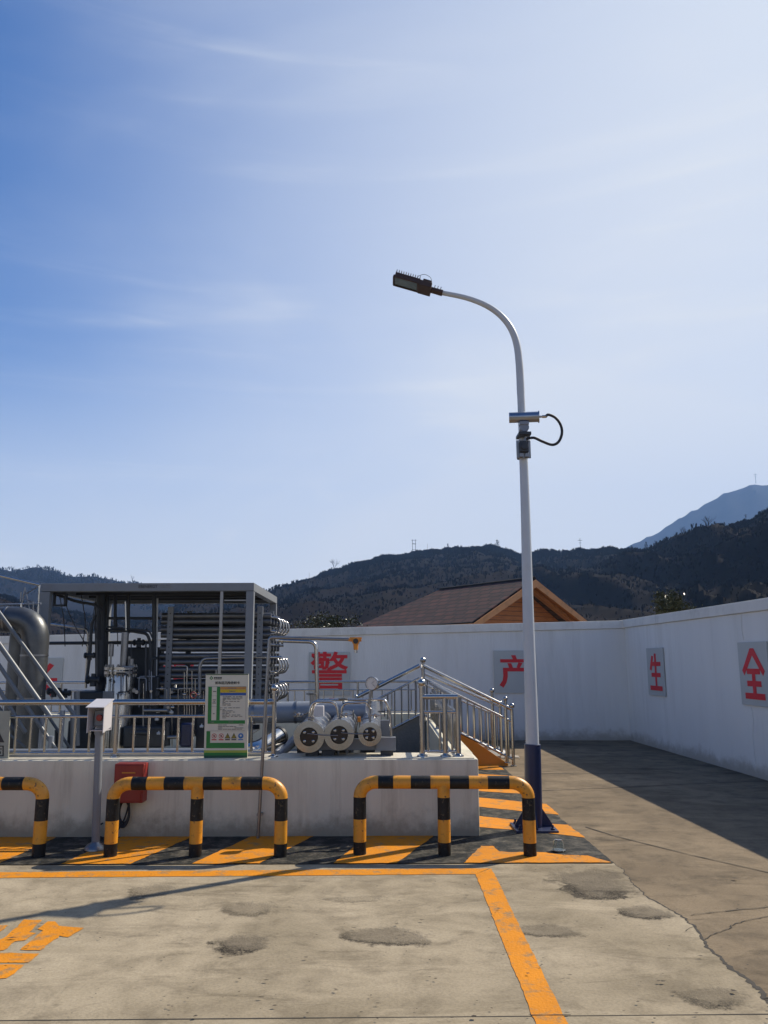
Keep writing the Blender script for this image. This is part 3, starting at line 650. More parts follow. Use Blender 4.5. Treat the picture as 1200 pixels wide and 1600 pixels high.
# head
e1=P(688,457,LY); e2_=P(660,449,LY); ax=(P(615,432,LY)-P(688,458,LY)); ax.z=ax.z; ax.normalize(); ax=V((-.955,0,.295)).normalized()
sd_=V((0,1,0)); up_=sd_.cross(ax); up_=up_ if up_.z>0 else -up_
rot=Matrix((ax,sd_,up_)).transposed()
hd=bpy.data.objects.new('lamp_head',None); sc.collection.objects.link(hd); hd.parent=lamp; hd.location=V(e1)-worldloc(lamp); hd.scale=(.88,.88,.88)
def hp(a,s_,u_): return e1+ax*a+sd_*s_+up_*u_
m=MB(); m.tube([hp(-.03,0,0),hp(.13,0,0)],[.042,.040],14)
for a in (.01,.05,.09): m.cyl(hp(a,0,.035),hp(a,0,.078),.005,n=6)
m.build('clamp_sleeve',M['brown'],hd)
m=MB(); m.box(hp(.21,0,.0),(.17,.26,.075),rot=rot); m.box(hp(.20,0,.055),(.11,.17,.06),rot=rot); m.build('driver_box',M['brown'],hd,bevel=.006)
m=MB(); 
m.box(hp(.45,0,.02),(.33,.26,.05),rot=rot)
for sy in(-1,1): m.box(hp(.46,sy*.125,-.012),(.34,.022,.03),rot=rot)
for a in(.30,.625): m.box(hp(a,0,-.0125),(.022,.228,.0285),rot=rot)
m.build('housing',M['brown'],hd,bevel=.003)
m=MB(); m.box(hp(.463,0,-.010),(.30,.222,.008),rot=rot); m.build('lens',M['glassdark'],hd)
m=MB()
for i in range(11): m.box(hp(.30+i*.031,0,.066),(.006,.24,.042),rot=rot)
m.build('cooling_fins',M['brown'],hd,smooth=False)
m=MB(); m.tube(spline([hp(.33,-.1,.08),hp(.26,-.12,.12),hp(.17,-.1,.11),hp(.13,-.05,.05)],6),.003,6); m.build('safety_wire',M['rubber'],hd)
# ------------------------------------------------------------------ pole camera and junction box
CY=LY-.10
cc=P(818,652,CY); cd=V((1,-.18,-.02)).normalized()
cm=thing('security_camera','steel cylinder security camera with looping black hose on the lamp pole','camera',cc)
m=MB(); m.lathe(cc-cd*.155,cd,[(0,.040),(0,.058),(.31,.058),(.311,.066),(.325,.066),(.325,.0)],26); m.build('housing',M['camera_blue'],cm)
m=MB(); m.lathe(cc-cd*.150,cd,[(0,.0),(0.004,.044)],20); m.build('front_window',M['rubber'],cm)
m=MB(); m.cyl(cc+cd*.17,cc+cd*.21,.012,n=10); m.cyl(cc+cd*.20,cc+cd*.245,.017,n=8); m.build('cable_gland',M['steel'],cm)
m=MB(); m.box(cc+V((0,0,-.075)),(.10,.09,.04)); m.cyl(cc+V((.002,-.035,-.12)),cc+V((.002,.05,-.12)),.05,n=20); m.cyl(cc+V((.0,0,-.12)),cc+V((0,0,-.19)),.032,n=16); m.build('pan_mount',M['grey_pipe'],cm,bevel=.004)
m=MB(); m.box(cc+V((-.0,.04,-.195)),(.135,.21,.035)); m.build('clamp',M['dark_grey'],cm,bevel=.004)
m=MB(); m.cyl(cc+V((.015,0,-.21)),cc+V((.015,0,-.33)),.016,n=12); m.build('stem',M['steel_dull'],cm)
hs=[cc+cd*.24]+[P(u,v,CY-.03) for u,v in ((857,648),(868,653),(876,664),(878,677),(873,690),(863,695),(848,690),(834,684),(823,686))]
m=MB(); m.tube(spline(hs,7),.015,12); m.build('flexible_hose',M['rubber'],cm)
jb=P(818,702,LY-.09); 
j=thing('junction_box','small square junction box on a plate strapped to the lamp pole','junction box',jb)
m=MB(); m.box(jb,(.155,.02,.20)); m.build('back_plate',M['steel_dull'],j,bevel=.004)
m=MB(); m.box(jb+V((0,-.035,.02)),(.095,.05,.12)); m.cyl(jb+V((0,-.06,.02)),jb+V((0,-.075,.02)),.040,n=20); m.build('enclosure',M['dark_grey'],j,bevel=.006)
m=MB(); 
for sx in(-.03,.03): m.box(jb+V((sx,-.02,-.07)),(.04,.03,.045))
m.build('lug',M['steel_dull'],j,bevel=.003)
m=MB()
for dz in(-.075,.075): m.lathe(jb+V((.0,.09,dz-.01)),(0,0,1),[(0,.060),(.02,.060)],24)
m.build('strap',M['steel_dull'],j)
# small ties on the pole
# ------------------------------------------------------------------ glass jar on the paving
gp=G(873,1331); gl=thing('glass_cup','upturned clear cup standing on the black painted ground near the lamp foot','cup',gp)
m=MB(); m._lathe(gp+V((0,0,.013)),V((0,0,1)),[(0,.052),(.075,.045),(.092,.036),(.095,0),(.090,0),(.088,.033),(.073,.041),(0,.048),(0,.052)],28,0); m.build('glass',M['glass'],gl)
m=MB(); m.lathe(gp+V((0,0,.013)),V((0,0,1)),[(0,.060),(.006,.060)],24); m.build('rim',M['steel_dull'],gl)
# ------------------------------------------------------------------ emergency stop post
eb=G(149,1329); ep=thing('emergency_stop_post','slim grey post with hooded white box holding a red button','call post',(eb.x,eb.y,0))
tp=P(155,1142,eb.y); tp.x=P(155,1142,eb.y).x
m=MB(); m.lathe((eb.x,eb.y,.012),(0,0,1),[(0,.098),(.02,.095),(.045,.072),(.06,.04),(.066,.036)],28); m.build('base_dome',M['steel_dull'],ep)
m=MB(); m.tube([(eb.x,eb.y,.03),tp],[.037,.035],20); m.cyl(tp-V((0,0,.03)),tp+V((0,0,.0)),.043,n=18); m.build('post',M['grey_paint'],ep)
w_,d_,h_=.150,.19,.255; c=V((tp.x,tp.y,tp.z)); rz=Matrix.Rotation(R(-4),3,'Z')
def bp_(x,y,z): return c+rz@V((x,y,z))
m=MB()
m.prism([bp_(-w_/2,d_/2-.01,0),bp_(w_/2,d_/2-.01,0),bp_(w_/2,d_/2-.01,h_),bp_(-w_/2,d_/2-.01,h_)],rz@V((0,.01,0)))
for sx in(-1,1): m.prism([bp_(sx*w_/2-.004,-d_/2,.0-.012),bp_(sx*w_/2-.004,d_/2-.011,.03),bp_(sx*w_/2-.004,d_/2-.011,h_+.02),bp_(sx*w_/2-.004,-d_/2,h_-.03)],rz@V((.006,0,0)))
m.prism([bp_(-w_/2-.012,-d_/2-.03,h_-.04),bp_(w_/2+.012,-d_/2-.03,h_-.04),bp_(w_/2+.012,d_/2+.005,h_+.024),bp_(-w_/2-.012,d_/2+.005,h_+.024)],(0,0,.007))
m.prism([bp_(-w_/2+.004,-d_/2+.04,.002),bp_(w_/2-.006,-d_/2+.04,.002),bp_(w_/2-.006,d_/2-.012,.002),bp_(-w_/2+.004,d_/2-.012,.002)],(0,0,.008))
hood=m.build('hood',M['white_box'],ep,smooth=False)
m=MB(); m.box(bp_(.0,.035,.115),(.105,.08,.14),rot=rz); pnl=m.build('button_box',M['grey_paint'],ep,bevel=.006)
m=MB(); m.lathe(bp_(.005,.0,.12),rz@V((0,-1,0)),[(0,.020),(.02,.020),(.021,.030),(.035,.028),(.038,.012)],20); m.build('red_button',M['red'],pnl)
# ------------------------------------------------------------------ red cabinet on the wall, hose coil
ca=P(179,1194,FY-.16); cbx=P(222,1255,FY-.16); cw=cbx.x-ca.x; chh=ca.z-cbx.z; cx=(ca.x+cbx.x)/2; cz=(ca.z+cbx.z)/2
rc=thing('red_cabinet','shallow red cabinet mounted on the low wall behind a striped barrier','cabinet',(cx,FY,cz))
m=MB(); m.box((cx,FY-.078,cz),(cw,.152,chh)); m.build('body',M['red'],rc,bevel=.006)
m=MB(); m.box((cx,FY-.160,cz),(cw-.03,.008,chh-.03)); dr=m.build('door',M['red'],rc,bevel=.003)
m=MB(); m.box((cx,FY-.168,cz+chh*.28),(cw*.45,.004,.012)); m.build('faded_lettering',M['orange_flank'],dr)
m=MB()
for dz in(-.12,.12): m.cyl((cx+cw/2-.004,FY-.168,cz+dz-.025),(cx+cw/2-.004,FY-.168,cz+dz+.025),.007,n=8)
m.build('hinge',M['red'],dr)
hc=G(192,1300); hcx=P(192,1290,FY-.05)
ho=MB()
for k in range(4):
    pts=[(hcx.x+math.cos(a)*(.045+.006*k),FY-.03-.012*k,.24+math.sin(a)*(.10+.012*k)) for a in [i*math.pi/12 for i in range(25)]]
    ho.tube(pts,.008,8,caps=False)
ho.tube(spline([(hcx.x+.03,FY-.03,cz-chh/2),(hcx.x+.045,FY-.03,.34),(hcx.x+.0,FY-.04,.16),(hcx.x-.1,FY-.06,.02),(hcx.x-.22,FY-.08,.03),(hcx.x-.25,FY-.04,.10),(hcx.x-.20,FY-.03,.14)],8),.008,8)
tag(ho.build('hose_coil',M['rubber'],loc=(hcx.x,FY,.24)),'black hose coiled against the low wall below the red cabinet','hose')
# ------------------------------------------------------------------ gas detector on its leaning pole
g0=P(403,1308,FY-.09); g1=P(421,996,FY-.09); g0.z=0
gd=thing('gas_detector','orange gas detector on a thin bent pipe leaning against the low wall','gas detector',(g0.x,g0.y,0))
g2=P(545,999,FY-.05)
m=MB(); m.tube(bend([g0,g1,g2],.03,4),.0165,12); m.build('bent_pipe',M['steel_dull'],gd)
dc=P(556,1002,FY-.05)
m=MB(); m.cyl(g2-V((.01,0,0)),dc+V((-.01,0,.005)),.016,n=12); m.ball(dc,.040); m.lathe(dc+V((0,-.045,0)),(0,1,0),[(0,.034),(.09,.034)],18); m.cyl(dc-V((0,0,.02)),dc-V((0,0,.085)),.026,.022,n=16); m.cyl(dc+V((.02,0,.01)),dc+V((.055,0,.015)),.018,n=10); m.box(dc+V((0,0,.03)),(.12,.03,.02))
m.build('detector_head',M['detector'],gd)
m=MB(); m.lathe(dc+V((0,-.046,0)),(0,-1,0),[(0,.026),(.004,.026)],18); m.build('dial_window',M['ink'],gd)
m=MB(); m.cyl(dc-V((0,0,.084)),dc-V((0,0,.115)),.017,n=14); m.build('sensor_tip',M['steel'],gd)
m=MB()
for z_ in(.22,.55): 
    q=g0.lerp(g1,z_/g1.z); m.box(q+V((0,.045,0)),(.05,.09,.02))
m.build('wall_bracket',M['steel_dull'],gd)
# ------------------------------------------------------------------ notice board
NY=RY-.075
tl=P(322,1053,NY);tr_=P(388,1053,NY);bl_=P(318,1184,NY);br_=P(387,1184,NY)
w_=((tr_-tl).length+(br_-bl_).length)/2; h_=((tl-bl_).length+(tr_-br_).length)/2; ctr=(tl+tr_+bl_+br_)/4
nt_=thing('notice_board','tall cream and green risk notice board hung on the front railing','sign',ctr)
up=((tl+tr_)/2-(bl_+br_)/2).normalized(); xd=V((1,0,0)); nn=xd.cross(up)   # towards the camera
def bq(x,y,o=0.0): return bl_.lerp(tl,0)*0+ctr+xd*(x-.5)*w_+up*(y-.5)*h_+nn*o
def rect(mb,x0,y0,x1,y1,o,th=.0012): mb.prism([bq(x0,y0,o),bq(x1,y0,o),bq(x1,y1,o),bq(x0,y1,o)],nn*th)
def board(name,mt,rs,o):
    m=MB(); [rect(m,*r_,o) for r_ in rs]; return m.build(name,mt,nt_,smooth=False)
m=MB(); rect(m,0,0,1,1,-.02,.02); m.build('board',M['board'],nt_,smooth=False)
# layout read from the picture: x 100..840, y 125..1540 of the enlarged crop
X=lambda x:(x-100)/740.; Y_=lambda y:1-(y-120)/1420.
board('green_blocks',M['green'],[(X(150),Y_(970),X(212),Y_(340)),(X(298),Y_(910),X(355),Y_(340)),(X(212),Y_(970),X(790),Y_(912)),(X(135),Y_(1380),X(200),Y_(1095)),(X(200),Y_(1380),X(785),Y_(1290)),(0,Y_(1540),1,Y_(1455))],.0005)
board('dark_green_band',M['dkgreen'],[(0.01,Y_(136),.99,Y_(121))],.002)
board('dark_green_band',M['dkgreen'],[(.001,Y_(1538),.999,Y_(1500))],.002)
board('lime_band',M['lime'],[(0,Y_(1455),1,Y_(1415))],.0005)
board('orange_row',M['b_orange'],[(X(358),Y_(388),X(800),Y_(342))],.0005)
board('yellow_row',M['b_yellow'],[(X(358),Y_(442),X(800),Y_(389))],.0005)
board('blue_row',M['b_blue'],[(X(358),Y_(490),X(800),Y_(443))],.0005)
rs=[]
random.seed(4)
for y in (510,533,552,570,590,612,632,655,700,730,750,772,797,822,845,870):
    x=362 if y in(700,730) else 400
    while x<700:
        l_=random.uniform(25,70); rs.append((X(x),Y_(y+6),X(min(x+l_,780)),Y_(y-5))); x+=l_+random.uniform(6,30)
        if random.random()<.12: break
for y in (990,1017,1040,1062):
    x=330
    while x<740: l_=random.uniform(30,80); rs.append((X(x),Y_(y+6),X(min(x+l_,770)),Y_(y-5))); x+=l_+8+(200 if random.random()<.1 else 0)
rs+=[(X(232),Y_(428),X(288),Y_(412)),(X(230),Y_(572),X(285),Y_(558)),(X(242),Y_(598),X(272),Y_(586)),(X(228),Y_(626),X(286),Y_(612)),(X(238),Y_(806),X(268),Y_(792)),(X(485),Y_(372),X(635),Y_(360)),(X(510),Y_(424),X(620),Y_(410)),(X(190),Y_(948),X(262),Y_(936)),(X(510),Y_(946),X(590),Y_(934))]
board('small_print',M['ink_soft'],rs,.0018)
rs=[(X(x0),Y_(y1),X(x1),Y_(y0)) for x0,y0,x1,y1 in ((145,336,805,341),(215,494,298,497),(215,675,298,678),(800,340,803,905),(145,1088,790,1092))]
board('table_lines',M['ink_soft'],rs,.0008)
text_mesh('title','卸车区风险告知卡',w_*.072,M['ink'],nt_,bq(X(480),Y_(278),.002),xd,up,off=.0007)
m=MB(); cq=bq(X(197),Y_(190),.001); 
m.prism([cq+up*.02,cq-xd*.019,cq-up*.02,cq+xd*.019],nn*.001); m.build('diamond_emblem',M['green'],nt_,smooth=False)
m=MB(); m.prism([bq(X(197),Y_(190),.0025)+v_ for v_ in (up*.009,-xd*.008,-up*.009,xd*.008)],nn*.001); m.build('emblem_centre',M['board'],nt_,smooth=False)
m=MB()
for x in (245,280,315,350): rect(m,X(x),Y_(200),X(x+27),Y_(174),.001)
rect(m,X(245),Y_(214),X(375),Y_(208),.001); m.build('emblem_lettering',M['ink'],nt_,smooth=False)
for i,(x,k) in enumerate(((268,'ring'),(388,'ring'),(497,'tri'),(605,'tri'),(722,'disc'))):
    c=bq(X(x),Y_(1175),.001); m=MB(); mtl=[M['s_red'],M['ink'],M['s_yel'],M['s_blue'],M['board']]; r_=.024
    if k=='tri':
        m.prism([c+up*r_*1.2,c-xd*r_*1.15-up*r_,c+xd*r_*1.15-up*r_],nn*.001,1); c2=c+nn*.0012-up*.002; m.prism([c2+up*r_*.85,c2-xd*r_*.8-up*r_*.62,c2+xd*r_*.8-up*r_*.62],nn*.001,2); m.prism([c2+nn*.0012+v_ for v_ in(up*.008-xd*.003,-up*.008-xd*.003,-up*.008+xd*.003,up*.008+xd*.003)],nn*.001,1)
    elif k=='disc':
        m.lathe(c,nn,[(0,r_*1.1),(.001,r_*1.1)],24,3); m.lathe(c+nn*.0013+up*.003,nn,[(0,r_*.4),(.0006,r_*.4)],16,4)
    else:
        m.lathe(c,nn,[(0,r_),(.001,r_)],24,0); m.lathe(c+nn*.0013,nn,[(0,r_*.76),(.0006,r_*.76)],24,4)
        q=c+nn*.0026; m.prism([q+v_ for v_ in((xd*.016-up*.011),(xd*.013-up*.014),(-xd*.016+up*.011),(-xd*.013+up*.014))],nn*.0008,0)
        m.prism([q+v_ for v_ in((-xd*.006-up*.01),(xd*.006-up*.01),(xd*.006+up*.01),(-xd*.006+up*.01))],nn*.0005,1)
    lab=0 if x==388 else 3 if k=='disc' else 1 if k=='tri' else 0
    bb=bq(X(x),Y_(1238),.001); m.prism([bb-xd*.024-up*.005,bb+xd*.024-up*.005,bb+xd*.024+up*.005,bb-xd*.024+up*.005],nn*.001,lab)
    m.build('safety_symbol',mtl,nt_,smooth=False)
# second sign at the left edge
sl_=P(-42,1110,NY);sr=P(15.5,1111,NY);sb=P(15.5,1183,NY)
sg=thing('warning_sign','square grey-green warning sign with a black triangle, at the left edge','sign',((sl_.x+sr.x)/2,NY,(sr.z+sb.z)/2))
def q2(u,v,o=0): p=P(u,v,NY); return V((p.x,NY-o,p.z))
m=MB(); m.prism([q2(-42,1110),q2(15.5,1111),q2(13,1185),q2(-44,1184)],(0,.015,0)); m.build('board',mat('sign_grey_green',(.30,.31,.26),.5),sg,smooth=False)
m=MB(); m.prism([q2(-14,1118,.001),q2(-37,1159,.001),q2(7,1160,.001)],(0,-.001,0)); m.build('triangle',M['ink'],sg,smooth=False)
m=MB(); m.prism([q2(-14.3,1129,.003),q2(-29,1154.5,.003),q2(-.5,1154.5,.003)],(0,-.001,0)); m.build('triangle_centre',M['b_yellow'],sg,smooth=False)
m=MB()
for (a,b_,c_,d__) in ((-34,1165,6,1166.6),(-34,1180,5.5,1181.6),(4,1165,6,1181),(-34,1165,-32,1181),(-20,1169.5,3,1171),(-3,1174,1.5,1178)):
    m.prism([q2(a,b_,.001),q2(c_,b_,.001),q2(c_,d__,.001),q2(a,d__,.001)],(0,-.001,0))
m.build('lettering',M['ink'],sg,smooth=False)
# ------------------------------------------------------------------ horizontal conduits on the wall top
pc=MB(); zc=P(200,1176,FY+.42).z; 
pc.tube([(XL+1,FY+.44,zc),(XAT(398,FY+.44),FY+.44,zc)],.040,16)
cdt=thing('conduit_pipe','blue-grey pipe lying along the wall top behind the railing','pipe',(XL+1,FY+.44,DZ)); pc.build('pipe',M['grey_pipe'],cdt)
m=MB()
for u in (20,120,205,300): 
    x=XAT(u,FY+.44); m.box((x,FY+.44,DZ+.02),(.04,.12,.03)); 
m.build('saddle',M['steel_dull'],cdt)
m=MB(); m.box(((XL+XAT(410,RY))/2,RY+.07,DZ+.02),(XAT(410,RY)-XL,.05,.024)); tag(m.build('cable_tray',M['grey_pipe'],loc=(XL,RY,DZ),bevel=.003),'flat grey cable tray at the foot of the front railing','cable tray')
# ------------------------------------------------------------------ skid frame (open steel container)
KY=10.0; ka=P(64,912,KY); kb=P(397,910,KY); zt=(ka.z+kb.z)/2; KY2=P(433,933,KY).y
dd=(zt-CAMH); 
kd=ray(433,933); KY2=(zt-CAMH)/kd.z*kd.y; xk0,xk1=ka.x,kb.x; zb=.12
print('skid',xk0,xk1,zt,KY2)
xk1b=(V((0,0,CAMH))+kd*((zt-CAMH)/kd.z)).x; shx=xk1b-xk1
sk=thing('equipment_skid','open grey steel frame housing pipework and a horizontal tube bank','equipment frame',(xk0,KY,zb))
T=.095
def kx(x,Y): return x+shx*(Y-KY)/(KY2-KY)
def bx4(mb,x0,x1,y0,y1,z0,z1,mi=0):
    vs=[(kx(x0,y0),y0,z0),(kx(x1,y0),y0,z0),(kx(x1,y1),y1,z0),(kx(x0,y1),y1,z0),(kx(x0,y0),y0,z1),(kx(x1,y0),y0,z1),(kx(x1,y1),y1,z1),(kx(x0,y1),y1,z1)]
    mb.add(vs,[(0,1,5,4),(1,2,6,5),(2,3,7,6),(3,0,4,7),(4,5,6,7),(3,2,1,0)],mi)
for (x0,y0) in ((xk0,KY),(xk1-T,KY),(xk1-T,KY2-T),(xk0,KY2-T)):
    m=MB(); bx4(m,x0,x0+(T if x0>xk0 else T*1.25),y0,y0+T,zb,zt-.105); m.build('corner_post',M['grey_paint'],sk,smooth=False,bevel=.004)
m=MB(); bx4(m,xk0,xk1,KY,KY+T,zt-.10,zt); m.build('front_beam',M['grey_paint'],sk,smooth=False,bevel=.004)
m=MB(); bx4(m,xk1-T,xk1,KY+T+.002,KY2-T-.002,zt-.10,zt-.001); m.build('side_beam',M['grey_paint'],sk,smooth=False)
m=MB(); bx4(m,xk0,xk0+T,KY+T+.002,KY2-T-.002,zt-.10,zt-.001); m.build('side_beam',M['grey_paint'],sk,smooth=False)
m=MB(); bx4(m,xk0,xk1,KY2-T,KY2,zt-.10,zt); m.build('back_beam',M['grey_paint'],sk,smooth=False)
m=MB(); bx4(m,xk0+.05,xk1-.05,KY+.05,KY2-.05,zt-.035,zt-.015)
for k in range(4):
    y=KY+.45+k*.5; bx4(m,xk0+T,xk1-T,y,y+.05,zt-.075,zt-.037)
m.build('roof_sheet',M['dark_grey'],sk,smooth=False)
m=MB(); 
for x in (XAT(341,KY+.03),): bx4(m,x-.018,x+.018,KY+.02,KY+.055,zb,zt-.105)
for v in (938,985,1000,1024): 
    z_=P(360,v,KY+.04).z; bx4(m,XAT(345,KY+.03),xk1-T,KY+.03,KY+.05,z_-.006,z_+.006)
m.build('front_stay',M['steel_dull'],sk,smooth=False)
m=MB(); 
for yy in (KY,KY2-T): bx4(m,xk0+T*1.3,xk1-T,yy,yy+T,zb,zb+.12)
m.build('base_beam',M['grey_paint'],sk,smooth=False)
m=MB()
for y in (KY+.6,KY+1.5):
    bx4(m,xk0+.3,xk1-.1,y,y+.07,.74,.80)
bx4(m,xk0+.5,xk1-.1,KY+.6,KY+1.6,.725,.739)
m.build('platform_grid',M['dark_grey'],sk,smooth=False)
tx=XAT(222,KY); text_mesh('maker_lettering','EBENERGY',.055,M['ink'],sk,(tx,KY-.001,zt-.045),(1,0,0),(0,0,1),off=.001,sx=.9)
m=MB(); 
for k,z_ in enumerate((zt-.032,zt-.052)): m.box((XAT(249,KY)+.02*k,KY-.002,z_),(.13,.002,.006))
m.build('maker_small_print',M['ink_soft'],sk)
# ------------------------------------------------------------------ tube bank
TY=10.75; nrow=7; ncol=4; pit=.176
tb=thing('tube_bank','bank of stacked horizontal metal tubes with bright U-bends at the right end','heat exchanger',(XAT(250,TY),TY,zb))
zr=[P(300,966,TY).z-.176*k for k in range(nrow)]
x0=XAT(247,TY); x1=XAT(404,TY)
for k in range(nrow):
    for c_ in range(ncol):
        y=TY+c_*.30; m=MB(); z_=zr[k]
        m.cyl((x0,y,z_+.030),(x1+.14,y,z_+.030),.040,n=14); m.cyl((x0,y,z_-.044),(x1+.14,y,z_-.044),.038,n=14)
        m.build('tube',M['alu_tube'],tb)
for u in (262,404):
    x=XAT(u,TY); m=MB(); m.box((x,TY+ncol*.30-.2,(zr[0]+zr[-1])/2),(.075,.03,zr[0]-zr[-1]+.30)); m.build('support_plate',M['grey_paint'],tb,bevel=.003); m=MB(); m.box((x,TY-.05,(zr[0]+zr[-1])/2),(.075,.03,zr[0]-zr[-1]+.30))
    o=m.build('support_plate',M['grey_paint'],tb,bevel=.003)
    m=MB()
    for k in range(nrow*2): m.lathe((x,TY-.066,zr[0]+.06-.088*k),(0,-1,0),[(0,.008),(.004,.008)],10)
    m.build('bolt_row',M['ink'],o)
for k0 in (0,3,5):
    for c_ in range(ncol):
        y=TY+c_*.30; xe=x1+.13; za,zb_=zr[k0]+.01,zr[k0+1]-.03; r_=(za-zb_)/2; cm_=V((xe+.05,y,(za+zb_)/2))
        pts=[(xe-.02,y,za)]+[cm_+V((math.sin(a)*r_*.85,0,math.cos(a)*r_)) for a in [math.pi*i/12 for i in range(13)]]+[(xe-.02,y,zb_)]
        m=MB(); m.tube(pts,.013,12); m.build('u_bend',M['steel'],tb)
for k0 in (1,2,4,6):
    for c_ in range(ncol):
        y=TY+c_*.30; m=MB(); m.cyl((x1+.14,y,zr[k0]),(x1+.20,y,zr[k0]),.018,n=10); m.build('nozzle',M['steel'],tb)
# ------------------------------------------------------------------ pump vessel and pipework inside the frame
VY=10.35; vx=XAT(186,VY)
ve=thing('pump_vessel','upright bolted-flange steel vessel inside the frame','vessel',(vx,VY,zb))
zf=P(186,1047,VY).z
m=MB(); m._lathe(V((vx,VY,.12)),V((0,0,1)),[(0,.18),(zf-.20,.18),(zf-.17,.17),(zf-.17,0)],32,0); m.build('shell',M['steel'],ve)
for dz in(-.048,.004):
    m=MB(); m._lathe(V((vx,VY,zf+dz)),V((0,0,1)),[(0,0),(0,.205),(.034,.205),(.034,0)],32,0); fl=m.build('flange',M['steel'],ve)
m=MB()
for k in range(16):
    a=k*math.pi/8+.1; q=V((vx+math.cos(a)*.185,VY+math.sin(a)*.185,zf)); m.cyl(q-V((0,0,.085)),q+V((0,0,.07)),.010,n=6); m.cyl(q+V((0,0,.038)),q+V((0,0,.055)),.017,n=6); m.cyl(q-V((0,0,.066)),q-V((0,0,.050)),.017,n=6)
m.build('stud_bolts',M['steel_dull'],ve)
m=MB(); m.cyl((vx+.03,VY,zf+.038),(vx+.03,VY,P(189,988,VY).z),.045,n=20); m.cyl((vx-.13,VY-.02,zf+.03),(vx-.13,VY-.02,zf+.28),.012,n=8); m.cyl((vx-.13,VY-.02,zf+.17),(vx-.13,VY-.02,zf+.33),.03,n=12); m.cyl((vx+.13,VY,zf+.03),(vx+.13,VY,zf+.14),.035,n=12); m.cyl((vx+.08,VY+.05,zf+.03),(vx+.08,VY+.05,zf+.17),.03,n=12); m.build('nozzles',M['steel_dull'],ve)
m=MB(); m.box((vx-.08,VY-.185,zf-.33),(.13,.02,.15)); m.build('name_plate',M['grey_paint'],ve,bevel=.003)
pw=thing('pipework','tangle of dark pipes, cable bundles and valves inside the frame','pipework',(XAT(150,10.5),10.5,zb))
def pip(pts,Y,r,name='pipe',mt='dark_grey',rb=.05):
    m=MB(); m.tube(bend([P(u,v,Y) if len(q)==2 else P(u,v,q[2]) for q in pts for u,v in [q[:2]]],rb,5),r,12); return m.build(name,M[mt],pw)
pip([(158,930),(158,1160)],10.6,.060); pip([(150,940),(152,1160)],10.8,.02); pip([(167,930),(163,1160)],10.7,.03)
pip([(76,1005),(240,1004)],10.9,.022); pip([(165,966),(250,966)],10.8,.018); pip([(180,930),(180,985)],10.8,.022); pip([(201,930),(200,990)],10.6,.022)
pip([(196,940),(197,985)],10.5,.012,mt='steel'); pip([(241,930),(240,1160)],10.7,.028); pip([(246,935),(244,1060)],10.72,.012,mt='white'); pip([(234,1110),(234,1080),(236,1050),(237,1030),(246,1028)],10.5,.018)  # the slim white pipe is added, its paint standing in for a sunlit strip
pip([(165,985),(200,985),(230,990),(235,1005),(235,1080)],10.6,.020,mt='dark_grey'); pip([(165,979),(205,983),(233,985),(240,1000)],10.5,.012)
pip([(135,1065),(141,1020),(143,975),(150,960)],10.5,.02); pip([(205,1005),(205,1042)],10.4,.008); pip([(228,1005),(227,1130)],10.3,.012)
pip([(78,975),(135,983),(138,990),(134,1075)],10.9,.016,mt='steel',rb=.06)
pip([(312,1090),(312,1040),(318,1029),(400,1026)],10.35,.022,mt='steel_dull'); pip([(340,1027),(440,1027)],10.55,.018,mt='steel')
pip([(120,1080),(120,1165)],9.9,.035,mt='grey_paint'); pip([(92,1140),(92,1168)],10.2,.05); pip([(114,1110),(114,1172)],9.6,.03,mt='grey_paint')
for k in range(7): pip([(150+k*2.2,935+k*1.5),(145+k*3,965),(152+k*1.5,1000)],10.4+.03*k,.004,name='cable',mt='rubber')
pip([(76,925),(120,940),(150,945),(160,955)],10.3,.018,name='cable',mt='rubber'); 
for (u,v,Y,s_) in ((217,1004,10.85,.055),(140,1024,10.45,.05),(84,1080,10.3,.06),(102,1083,10.4,.05),(146,1062,10.4,.07)):
    c=P(u,v,Y); m=MB(); m.lathe(c-V((s_*1.3,0,0)),(1,0,0),[(0,s_*.7),(s_*.4,s_*.8),(s_*.5,s_*.5),(s_*1.3,s_*.75),(s_*2.1,s_*.5),(s_*2.2,s_*.8),(s_*2.6,s_*.7)],16); m.cyl(c,c-V((0,0,s_*1.2)),s_*.6,n=12); m.cyl(c,c+V((0,0,s_*1.1)),s_*.45,n=12); m.build('valve',M['dark_grey'],pw)
m=MB(); c=P(94,938,10.25)
for (du,dv,wu,wv) in ((-9,0,3,20),(9,0,3,20),(0,9,18,3),(0,-9,18,3)): m.box(P(94+du,937+dv,10.25),(wu*.0083,.05,wv*.0083))
m.build('open_bracket',M['dark_grey'],pw)
for (u,v,Y,sx,sy,sz) in ((150,1110,10.6,.35,.5,.5),(225,1095,10.9,.5,.5,.65),(300,1120,11.0,.6,.4,.35),(230,1150,10.2,.5,.3,.25),(350,1140,10.5,.6,.5,.45),(130,1150,10.5,.3,.3,.4),(225,1040,11.3,.5,.2,.5)):
    m=MB(); m.box(P(u,v,Y),(sx,sy,sz)); m.build('equipment_casing',M['dark_grey'],pw,bevel=.02)
random.seed(17)
for k in range(34):
    u=random.uniform(165,385); v=random.uniform(1040,1120); Yk=random.uniform(10.0,10.45); l_=random.uniform(12,55); q=[(u,v),(u,v+l_)]
    if random.random()<.45: q=[(u,v+l_),(u,v),(u+random.choice((-1,1))*random.uniform(8,26),v)]
    pip(q,Yk,random.choice((.006,.008,.011)),name='small_pipe',mt=random.choice(('steel','steel_dull','dark_grey','grey_pipe')),rb=.03)
